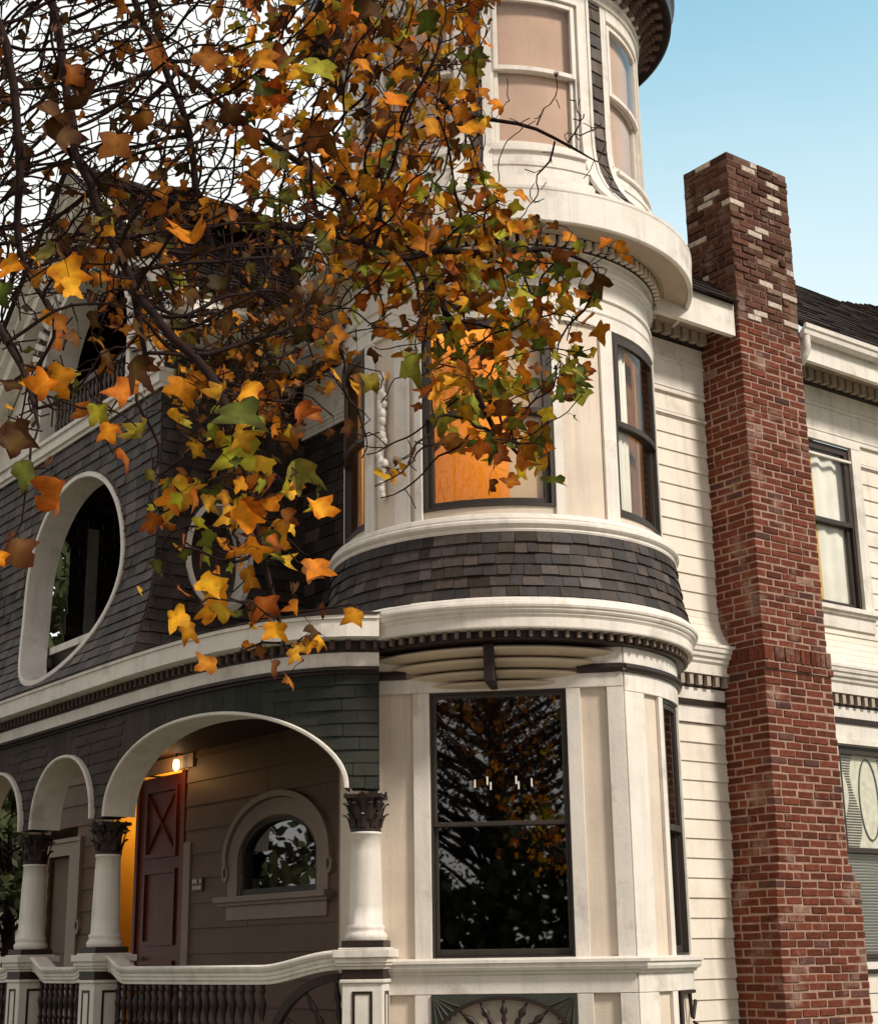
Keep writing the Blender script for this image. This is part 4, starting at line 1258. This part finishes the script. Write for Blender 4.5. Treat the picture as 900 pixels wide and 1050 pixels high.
#TREE
# ================================================================== THE TULIP TREE hanging into the street
rng = np.random.RandomState(5)
def at(x, y, Y):
    """a point of the street on the sight line through photo pixel x, y at Y metres ahead"""
    u, v = (x - 450) / F_PX, (525 - y) / F_PX
    u, v = u * cos(ROLL) + v * sin(ROLL), -u * sin(ROLL) + v * cos(ROLL)
    d = np.array([u, cos(PITCH) - v * sin(PITCH), sin(PITCH) + v * cos(PITCH)])
    return np.array([0, 0, 1.6]) + d * (Y / d[1])

TB = np.array([-4.7, 4.6, 0.0])
trunk_pts = [TB, TB + (.05, .02, 1.5), TB + (.12, .1, 3.2), TB + (.2, .25, 5.0), TB + (.3, .35, 7.0), TB + (.32, .4, 9.5), TB + (.3, .3, 12)]
nodes, par = [], []
def add_chain(pts, parent, step=.09, wob=.012):
    """a wandering limb through the given points"""
    pts = [np.array(p, float) for p in pts]
    idx = parent
    for a, b in zip(pts[:-1], pts[1:]):
        L_ = np.linalg.norm(b - a); n = max(1, int(L_ / step))
        for k in range(1, n + 1):
            q = a + (b - a) * k / n + rng.normal(0, wob, 3)
            nodes.append(q); par.append(idx); idx = len(nodes) - 1
    return idx
nodes.append(trunk_pts[0]); par.append(-1)
t_top = add_chain(trunk_pts, 0, .3, .02)
def near(p): 
    return int(np.argmin(np.linalg.norm(np.array(nodes) - np.array(p), axis=1)))
def limb(pix, frm=None, wob=.014):
    pts = [at(*p) for p in pix]
    src = near(frm if frm is not None else pts[0])
    s0 = nodes[src]
    if np.linalg.norm(s0 - pts[0]) > .3:
        m_ = (s0 + pts[0]) / 2 + np.array([0, 0, .35]); pts = [s0, m_] + pts
    else: pts = [s0] + pts
    return add_chain(pts, src, .09, wob)
limb([(-160, -330, 5.4), (-40, -200, 5.5), (40, -80, 5.5), (60, 40, 5.4), (80, 150, 5.3), (104, 230, 5.2), (135, 300, 5.1), (160, 385, 5.0)], trunk_pts[3])
limb([(-120, -420, 6.6), (60, -260, 7.0), (140, -60, 7.0), (170, 60, 7.0), (262, 135, 7.0), (350, 195, 6.9), (420, 250, 6.9), (465, 330, 6.9)], trunk_pts[4])
limb([(104, 190, 5.6), (150, 195, 5.9), (200, 215, 6.1), (262, 228, 6.2), (330, 236, 6.3), (400, 262, 6.5), (500, 255, 6.8), (575, 262, 7.0), (608, 272, 7.0)])
limb([(180, -240, 7.4), (300, -60, 7.6), (400, 40, 7.6), (470, 120, 7.7), (530, 125, 7.7), (585, 150, 7.8), (612, 165, 7.8)])
limb([(-200, 100, 4.6), (-80, 240, 4.7), (0, 335, 4.6), (28, 400, 4.5), (42, 440, 4.4)], trunk_pts[2])
limb([(135, 300, 5.1), (180, 350, 4.9), (225, 400, 4.8), (250, 470, 4.7), (262, 560, 4.7), (282, 630, 4.7), (305, 672, 4.7)])
limb([(445, 290, 6.9), (480, 380, 6.9), (505, 440, 6.9), (540, 470, 6.9)])
limb([(-80, -60, 5.0), (0, 20, 5.0), (22, 160, 5.0), (18, 260, 5.0), (60, 330, 5.0)])
limb([(20, -140, 6.2), (120, -40, 6.3), (190, 120, 6.4), (215, 260, 6.4), (300, 330, 6.4)])

# where the twigs and leaves hang: image-space patches of the crown with their distance range
PATCH = [  # polygon, leaves, bare twig ends, near, far, leaf size, palette
    ([(225, -60), (500, -60), (495, 120), (480, 200), (430, 250), (330, 280), (250, 190)], 740, 480, 5.8, 8.2, (.055, .135), 'orange'),
    ([(340, 190), (480, 190), (560, 235), (590, 320), (575, 410), (540, 475), (470, 450), (425, 330), (345, 290)], 560, 240, 6.3, 7.6, (.06, .125), 'mixed'),
    ([(545, 245), (600, 250), (625, 275), (600, 298), (555, 280)], 11, 6, 6.8, 7.2, (.09, .13), 'orange'),
    ([(560, 360), (592, 372), (588, 410), (560, 405)], 5, 3, 6.8, 7.2, (.09, .12), 'green'),
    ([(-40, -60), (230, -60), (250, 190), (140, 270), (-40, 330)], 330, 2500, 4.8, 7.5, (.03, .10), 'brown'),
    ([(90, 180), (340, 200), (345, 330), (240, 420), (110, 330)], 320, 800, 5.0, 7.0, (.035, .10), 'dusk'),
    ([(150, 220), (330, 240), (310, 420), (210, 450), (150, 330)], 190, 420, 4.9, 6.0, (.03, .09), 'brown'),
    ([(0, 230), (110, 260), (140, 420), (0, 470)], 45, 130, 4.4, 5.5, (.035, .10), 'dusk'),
    ([(180, 400), (280, 420), (320, 490), (285, 610), (215, 640), (180, 540)], 120, 90, 4.5, 5.2, (.04, .11), 'mixed'),
    ([(225, 640), (330, 620), (325, 670), (290, 695), (275, 660)], 15, 14, 4.6, 4.8, (.045, .075), 'orange'),
    ([(335, 290), (430, 300), (470, 440), (430, 540), (360, 510), (340, 400)], 14, 90, 6.0, 6.9, (.07, .11), 'orange'),
    ([(470, 60), (640, 80), (625, 200), (520, 215), (470, 180)], 0, 55, 7.5, 8.0, (.1, .1), 'orange'),
    ([(120, 420), (200, 430), (220, 560), (150, 600)], 6, 14, 4.7, 5.2, (.05, .1), 'dusk'),
    ([(-700, -500), (-40, -500), (-40, 300), (-400, 500)], 420, 260, 4.4, 8.5, (.12, .2), 'dusk'),  # unseen foliage added left of view to shade the facade
    ([(-40, -600), (480, -420), (500, -60), (-40, -60)], 220, 160, 4.8, 8.5, (.12, .2), 'mixed'),  # unseen foliage added above the view, also for its shade
]
PAL = dict(orange=[(.52, .165, .008), (.56, .21, .010), (.42, .115, .007), (.50, .26, .016), (.24, .055, .008), (.12, .030, .008), (.08, .022, .008), (.40, .13, .007), (.46, .17, .009), (.26, .21, .022), (.07, .08, .014)],  # the darkest tones put shade among the leaves into the colour
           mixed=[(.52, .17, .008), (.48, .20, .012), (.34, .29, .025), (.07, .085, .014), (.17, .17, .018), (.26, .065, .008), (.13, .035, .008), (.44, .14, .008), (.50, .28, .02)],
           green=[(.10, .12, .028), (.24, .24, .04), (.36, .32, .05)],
           brown=[(.050, .015, .007), (.09, .028, .008), (.035, .012, .006), (.24, .07, .009), (.03, .011, .006), (.06, .019, .007)],  # brown leaves deepened, their backlit shade put into the colour
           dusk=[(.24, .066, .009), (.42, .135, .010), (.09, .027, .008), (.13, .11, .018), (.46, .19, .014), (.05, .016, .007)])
def inside(poly, x, y):
    c = False; j = len(poly) - 1
    for i in range(len(poly)):
        if (poly[i][1] > y) != (poly[j][1] > y) and x < (poly[j][0] - poly[i][0]) * (y - poly[i][1]) / (poly[j][1] - poly[i][1]) + poly[i][0]: c = not c
        j = i
    return c
att, leaves = [], []
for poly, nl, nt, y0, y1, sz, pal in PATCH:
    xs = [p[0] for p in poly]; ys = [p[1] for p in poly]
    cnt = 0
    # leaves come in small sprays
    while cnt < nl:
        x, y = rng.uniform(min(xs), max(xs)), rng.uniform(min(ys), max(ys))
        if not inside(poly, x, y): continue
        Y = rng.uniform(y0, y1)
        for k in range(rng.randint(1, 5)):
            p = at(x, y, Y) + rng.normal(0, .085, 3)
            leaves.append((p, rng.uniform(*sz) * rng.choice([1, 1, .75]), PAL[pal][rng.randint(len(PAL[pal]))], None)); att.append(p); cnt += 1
    cnt = 0
    while cnt < nt:
        x, y = rng.uniform(min(xs), max(xs)), rng.uniform(min(ys), max(ys))
        if inside(poly, x, y): att.append(at(x, y, rng.uniform(y0, y1))); cnt += 1
O1, O2, YG, GR, DK, RD = (.54, .18, .009), (.58, .25, .012), (.32, .27, .024), (.075, .095, .018), (.07, .022, .009), (.36, .055, .009)
BIG = [(65, 498, 4.2, .125, (.50, .13, .014)), (18, 480, 4.2, .10, GR), (30, 455, 4.3, .10, DK), (12, 438, 4.3, .12, DK), (68, 382, 4.4, .12, O1), (55, 396, 4.4, .09, O1), (100, 420, 4.5, .09, YG), (115, 440, 4.5, .08, O1),
       (140, 400, 4.6, .11, (.45, .13, .016)), (190, 395, 4.6, .085, O1), (258, 396, 4.6, .11, O2), (245, 420, 4.55, .13, GR), (250, 452, 4.6, .14, YG), (300, 478, 4.7, .115, (.22, .21, .035)), (200, 605, 4.4, .11, O2), (195, 638, 4.4, .105, O2),
       (268, 522, 4.6, .13, O1), (250, 560, 4.6, .10, O1), (240, 525, 4.6, .12, O1), (280, 550, 4.6, .10, GR), (222, 600, 4.6, .10, O1), (195, 246, 5.0, .13, O1), (60, 275, 4.6, .12, O1), (45, 262, 4.7, .10, (.16, .14, .03)), (70, 290, 4.6, .11, O2), (5, 270, 4.4, .09, O1),
       (2, 296, 4.3, .10, GR), (405, 152, 6.4, .115, (.55, .48, .12)), (286, 163, 6.2, .11, (.22, .24, .07)), (265, 60, 5.6, .15, (.46, .15, .015)), (275, 90, 5.8, .15, RD), (400, 125, 6.0, .15, DK), (350, 160, 6.0, .13, O1), (300, 10, 5.8, .14, O2), (360, 5, 5.9, .13, O1),
       (40, 115, 4.8, .16, DK), (48, 130, 4.8, .15, DK), (100, 90, 5.0, .17, DK), (120, 145, 5.0, .13, (.2, .06, .015)), (145, 125, 5.0, .12, (.22, .07, .015)), (150, 55, 5.2, .12, (.3, .09, .015)), (200, 60, 5.4, .13, (.26, .08, .015)), (95, 85, 5.0, .15, DK),
       (310, 75, 5.8, .13, O2), (330, 70, 5.8, .13, YG), (420, 290, 6.6, .15, YG), (395, 250, 6.6, .13, O1), (415, 235, 6.6, .13, O1), (475, 460, 6.7, .12, (.26, .08, .015)), (455, 455, 6.7, .11, (.26, .08, .015)), (545, 470, 6.8, .10, (.4, .36, .04)), (510, 465, 6.8, .11, (.2, .05, .015)), (600, 285, 7.0, .13, O1), (582, 395, 7.0, .10, GR), (20, 560, 4.4, .10, DK), (2, 570, 4.3, .06, O1), (300, 425, 4.7, .08, (.3, .06, .014))]
for x, y, Y, s_, c in BIG:
    p = at(x, y - 12, Y); leaves.append((p, s_ * 1.0, c, 'big')); att.append(p)

# twigs grow towards those points (space colonisation)
P = np.array(att); alive = np.ones(len(P), bool)
N = [np.array(n_) for n_ in nodes]
A = np.array(N)
ok = np.ones(len(A), bool); ok[:near(trunk_pts[3])] = False
nd = np.full(len(P), 1e9); ni = np.zeros(len(P), int)
def upd(i0):
    global nd, ni
    B = np.array(N[i0:])
    for c0 in range(0, len(B), 400):
        D = np.linalg.norm(P[:, None, :] - B[None, c0:c0 + 400, :], axis=2)
        j = D.argmin(1); d = D[np.arange(len(P)), j]; m_ = d < nd
        nd[m_] = d[m_]; ni[m_] = i0 + c0 + j[m_]
upd(t_top + 1)
for it in range(90):
    alive &= nd > .075
    if not alive.any() or len(N) > 40000: break
    i0 = len(N); grow = {}
    for k in np.nonzero(alive & (nd < 2.2))[0]: grow.setdefault(int(ni[k]), []).append(k)
    for i, ks in grow.items():
        d = P[ks] - N[i]; d /= np.linalg.norm(d, axis=1)[:, None]
        v = d.sum(0); L_ = np.linalg.norm(v)
        if L_ < .15 * len(ks): v = d[0]; L_ = 1
        v = v / np.linalg.norm(v) + rng.normal(0, .30, 3) + np.array([0, 0, -.06]); v /= np.linalg.norm(v)
        N.append(N[i] + v * .062); par.append(i)
    upd(i0)
N = np.array(N); nN = len(N)
kids = [[] for _ in range(nN)]
for i, p in enumerate(par):
    if p >= 0: kids[p].append(i)
rad = np.zeros(nN)
for i in range(nN - 1, -1, -1):
    rad[i] = .0030 if not kids[i] else (sum(rad[k] ** 2.45 for k in kids[i])) ** (1 / 2.45)
def rcap(i): return min(rad[i], .017) if i > t_top else .17 * (1 - .6 * i / max(1, t_top)) 
tree = empty('tulip_tree', tuple(TB), label='tulip tree with orange and green autumn leaves hanging in front of the house', cat='tree')
tw = MB(); tr = MB()
stack = [(0, None)]; 
tr_pts = [N[i] - TB for i in range(0, t_top + 1)]
tr.tube(tr_pts, [.20 - .13 * i / t_top for i in range(t_top + 1)], 14)
starts = [(k, i) for i in range(nN) for k in kids[i] if not (k <= t_top) and (k != (kids[i][0] if i > t_top else -1))]
for k, p in starts:
    pts = [N[p]]; rr = [min(rcap(k), rcap(p))]
    i = k
    while True:
        pts.append(N[i]); rr.append(rcap(i))
        if not kids[i]: break
        i = kids[i][0]
    pts = np.array(pts); q = pts.copy()
    if len(pts) > 3:
        q[1:-1] = (pts[:-2] + 2 * pts[1:-1] + pts[2:]) / 4
    tw.tube([tuple(x) for x in q - TB], rr, 7 if rr[0] > .012 else 4, cap=False)
LH = [(.14, -.04), (.34, .0), (.50, .15), (.41, .30), (.33, .41), (.43, .56), (.48, .82), (.27, .78), (.10, .69)]
MID = [(0, 0), (0, .2), (0, .43), (0, .66)]
lf = MB()
kd_nodes = N[t_top + 1:]
lost = 0
for p, s_, c, kind in leaves:
    dd = np.linalg.norm(kd_nodes - p, axis=1); j = dd.argmin(); src = kd_nodes[j]
    L_ = dd[j]
    if L_ > .3: lost += 1; continue
    down = np.array([rng.normal(0, .55), rng.normal(0, .55), -1.0 + rng.normal(0, .45)])
    y = down / np.linalg.norm(down)
    toward = np.array([-.05, -1, -.25]) if kind == 'big' else np.array([0, -.45, -.2])
    nrm = rng.normal(0, .75 if kind is None else .4, 3) + toward; nrm -= y * nrm.dot(y); nrm /= np.linalg.norm(nrm); x = np.cross(y, nrm)
    base = p + nrm * 0 + y * .02
    fold, cy, cx = rng.uniform(-.1, 1.1), rng.normal(0, .6), rng.normal(0, .8)
    wx_ = rng.uniform(.6, 1.2); tw_ = rng.normal(0, .6)
    k = np.clip(rng.normal(1.02, .24), .5, 1.5); c = tuple(np.clip(np.array(c) * k * (1, rng.uniform(.85, 1.15), 1), .005, .75))
    rib = tuple(np.clip(np.array(c) * 1.35 + np.array([.02, .03, .002]), 0, .8)); edge = tuple(np.array(c) * np.array([.62, .48, .5]) if rng.rand() < .55 else np.array(c) * rng.uniform(.8, 1.1))
    def pt(q, sg=1):
        a, b = q[0] * sg * wx_ + rng.normal(0, .022), q[1] + rng.normal(0, .022)
        z = fold * abs(a) * .6 + cy * b * b + cx * a * a + tw_ * a * b
        return tuple(base - TB + s_ * 1.0 * (x * a + y * b + nrm * z))
    i0 = len(lf.v)
    lf.v.extend([pt(q) for q in MID])
    R_ = [i0 + 4 + i for i in range(len(LH))]; lf.v.extend([pt(q, 1) for q in LH])
    L2 = [i0 + 4 + len(LH) + i for i in range(len(LH))]; lf.v.extend([pt(q, -1) for q in LH])
    m0, m1, m2, m3 = i0, i0 + 1, i0 + 2, i0 + 3
    for S, rev in ((R_, False), (L2, True)):
        for f in ((m0, S[0], S[1], m1), (m1, S[1], S[2], S[3]), (m1, S[3], S[4], m2), (m2, S[4], S[5]), (m2, S[5], S[6], S[7]), (m2, S[7], S[8], m3)):
            lf.f.append(f[::-1] if rev else f); lf.c.append([rib if q_ - i0 < 4 else (edge if (q_ - i0 - 4) % len(LH) in (0, 2, 3, 6, 7) else c) for q_ in lf.f[-1]]); lf.sm.append(True)
    tw.tube([tuple(src - TB), tuple((src + base) / 2 - TB + np.array([0, 0, .01])), tuple(base - TB)], [.0016, .0013, .0013], 3, cap=False)
print('TREE nodes', nN, 'leaves', len(leaves), 'lost', lost)
sd2 = MB()
tips = [i for i in range(t_top + 1, nN) if not kids[i]]
for i in rng.choice(tips, min(200, len(tips)), replace=False):
    p = N[i] - TB; s_ = rng.uniform(.7, 1.2); ax = np.array([rng.normal(0, .25), rng.normal(0, .25), 1.0])
    for q in range(7):
        a = 2 * pi * q / 7; o_ = np.array([cos(a), sin(a), 0])
        sd2.face([tuple(p), tuple(p + s_ * (o_ * .010 + ax * .018 + np.array([-sin(a), cos(a), 0]) * .006)), tuple(p + s_ * (o_ * .017 + ax * .045)), tuple(p + s_ * (o_ * .010 + ax * .018 - np.array([-sin(a), cos(a), 0]) * .006))])
tr.build('trunk', M['bark'], tree); tw.build('branches', M['bark'], tree); lf.build('foliage', M['leaf'], tree); sd2.build('seed_cones', M['seed'], tree)

# ================================================================== other trees and the neighbour
def leafy_tree(name, x, y, h, r, zc, nclump, per, size, cols, label, group=None, flat=.8, rr=None):
    t = empty(name, (x, y, 0), label=label, cat='tree', group=group)
    b = MB(); top = h * .8
    b.tube([(0, 0, 0), (.1, .05, h * .3), (.05, .1, h * .6), (0, 0, top)], [h * .030, h * .024, h * .015, h * .004], 10)
    f = MB()
    for k in range(nclump):
        d = rng.normal(0, 1, 3); d /= np.linalg.norm(d)
        rad_ = r * rng.uniform(.35, 1.0) ** .6
        c = np.array([d[0] * rad_, d[1] * rad_, zc + d[2] * (h - zc) * flat * (rad_ / r)])
        s0 = np.array([0, 0, max(h * .2, min(top, c[2] - r * .4))])
        if k % 2 == 0: b.tube([tuple(s0), tuple((s0 + c) / 2 + np.array([0, 0, -.1])), tuple(c)], [h * .006, h * .004, .008], 5, cap=False)
        col = np.array(cols[rng.randint(len(cols))]) * rng.uniform(.7, 1.25)
        cr = r * rng.uniform(.13, .26)
        for q in range(per):
            p = c + rng.normal(0, cr * .55, 3) * (1, 1, .7)
            a = rng.normal(0, 1, 3); a /= np.linalg.norm(a); bb = np.cross(a, rng.normal(0, 1, 3)); bb /= np.linalg.norm(bb)
            s_ = size * rng.uniform(.6, 1.3); cc = tuple(col * rng.uniform(.75, 1.3))
            f.face([tuple(p - a * s_), tuple(p + bb * s_ * .5 - a * s_ * .2), tuple(p + a * s_), tuple(p - bb * s_ * .5)], cc)
    b.build('trunk', M['bark'], t); f.build('crown', M['bgleaf'], t)
    return t
G1 = [(.045, .055, .022), (.06, .07, .025), (.035, .045, .02)]
leafy_tree('street_tree', -4.6, -9.5, 10.5, 4.6, 6.4, 170, 85, .07, [(.020, .018, .010), (.016, .018, .010), (.024, .018, .010)], 'leafy street tree mirrored in the big dark ground floor window')
leafy_tree('garden_tree', -9.5, 30, 12.5, 4.0, 7.2, 120, 60, .20, G1, 'dark leafy tree behind the house, seen through the large oval opening')
leafy_tree('garden_tree', -14.5, 21, 9.5, 4.0, 5.5, 110, 60, .17, G1, 'dark bushy tree past the far end of the porch, left of the arches')
leafy_tree('garden_shrub', -6.6, 23.5, 4.6, 1.7, 3.2, 60, 55, .12, G1, 'dark shrub behind the porch columns, above the neighbouring roof')

nb = empty('neighbour_house', (-11.6, 31, 0), label='grey neighbouring house with a brown roof, beyond the porch columns', cat='house')
w = MB(); w.box(-4, 3.25, 0, 8, 0, 2.45); w.build('wall', M['ngable'], nb)
w = MB()
for sg in (-1, 1):
    c0 = 4 
    w.hexa([(-4.3, 4 + sg * 4.45, 2.42), (3.55, 4 + sg * 4.45, 2.42), (3.55, 4, 5.2), (-4.3, 4, 5.2), (-4.3, 4 + sg * 4.45, 2.52), (3.55, 4 + sg * 4.45, 2.52), (3.55, 4, 5.3), (-4.3, 4, 5.3)], (.11, .07, .05))
r_ = w.build('roof', M['roof'], nb)
w = MB(); w.box(-4.3, 3.55, -.47, -.44, 2.25, 2.55); w.box(-4.3, 3.55, -.03, -.002, 2.0, 2.30); w.build('fascia', M['trim'], r_)
w = MB(); w.box(1.4, 2.6, -.05, -.002, .9, 1.95); wn_ = w.build('window', M['trim'], nb)
w = MB(); w.box(1.5, 2.5, -.06, -.052, 1.0, 1.85); w.build('pane', M['roomdark'], wn_)
hd = empty('hedge', (-4, -7.0, 0), label='tall dark hedge mirrored low in the big ground floor window', cat='hedge')
f = MB()
for k in range(12000):
    p = np.array([rng.uniform(-11, 8), rng.normal(0, .5), 0]); top = 3.4 + .4 * sin(p[0] * 1.3) + .3 * sin(p[0] * 3.1)
    p[2] = rng.uniform(.1, top)
    a = rng.normal(0, 1, 3); a /= np.linalg.norm(a); b = np.cross(a, rng.normal(0, 1, 3)); b /= np.linalg.norm(b); s_ = rng.uniform(.10, .24)
    c = tuple(np.array((.03, .036, .016)) * rng.uniform(.6, 1.4))
    f.face([tuple(p - a * s_), tuple(p + b * s_ * .6), tuple(p + a * s_), tuple(p - b * s_ * .6)], c)
f.build('foliage', M['bgleaf'], hd)
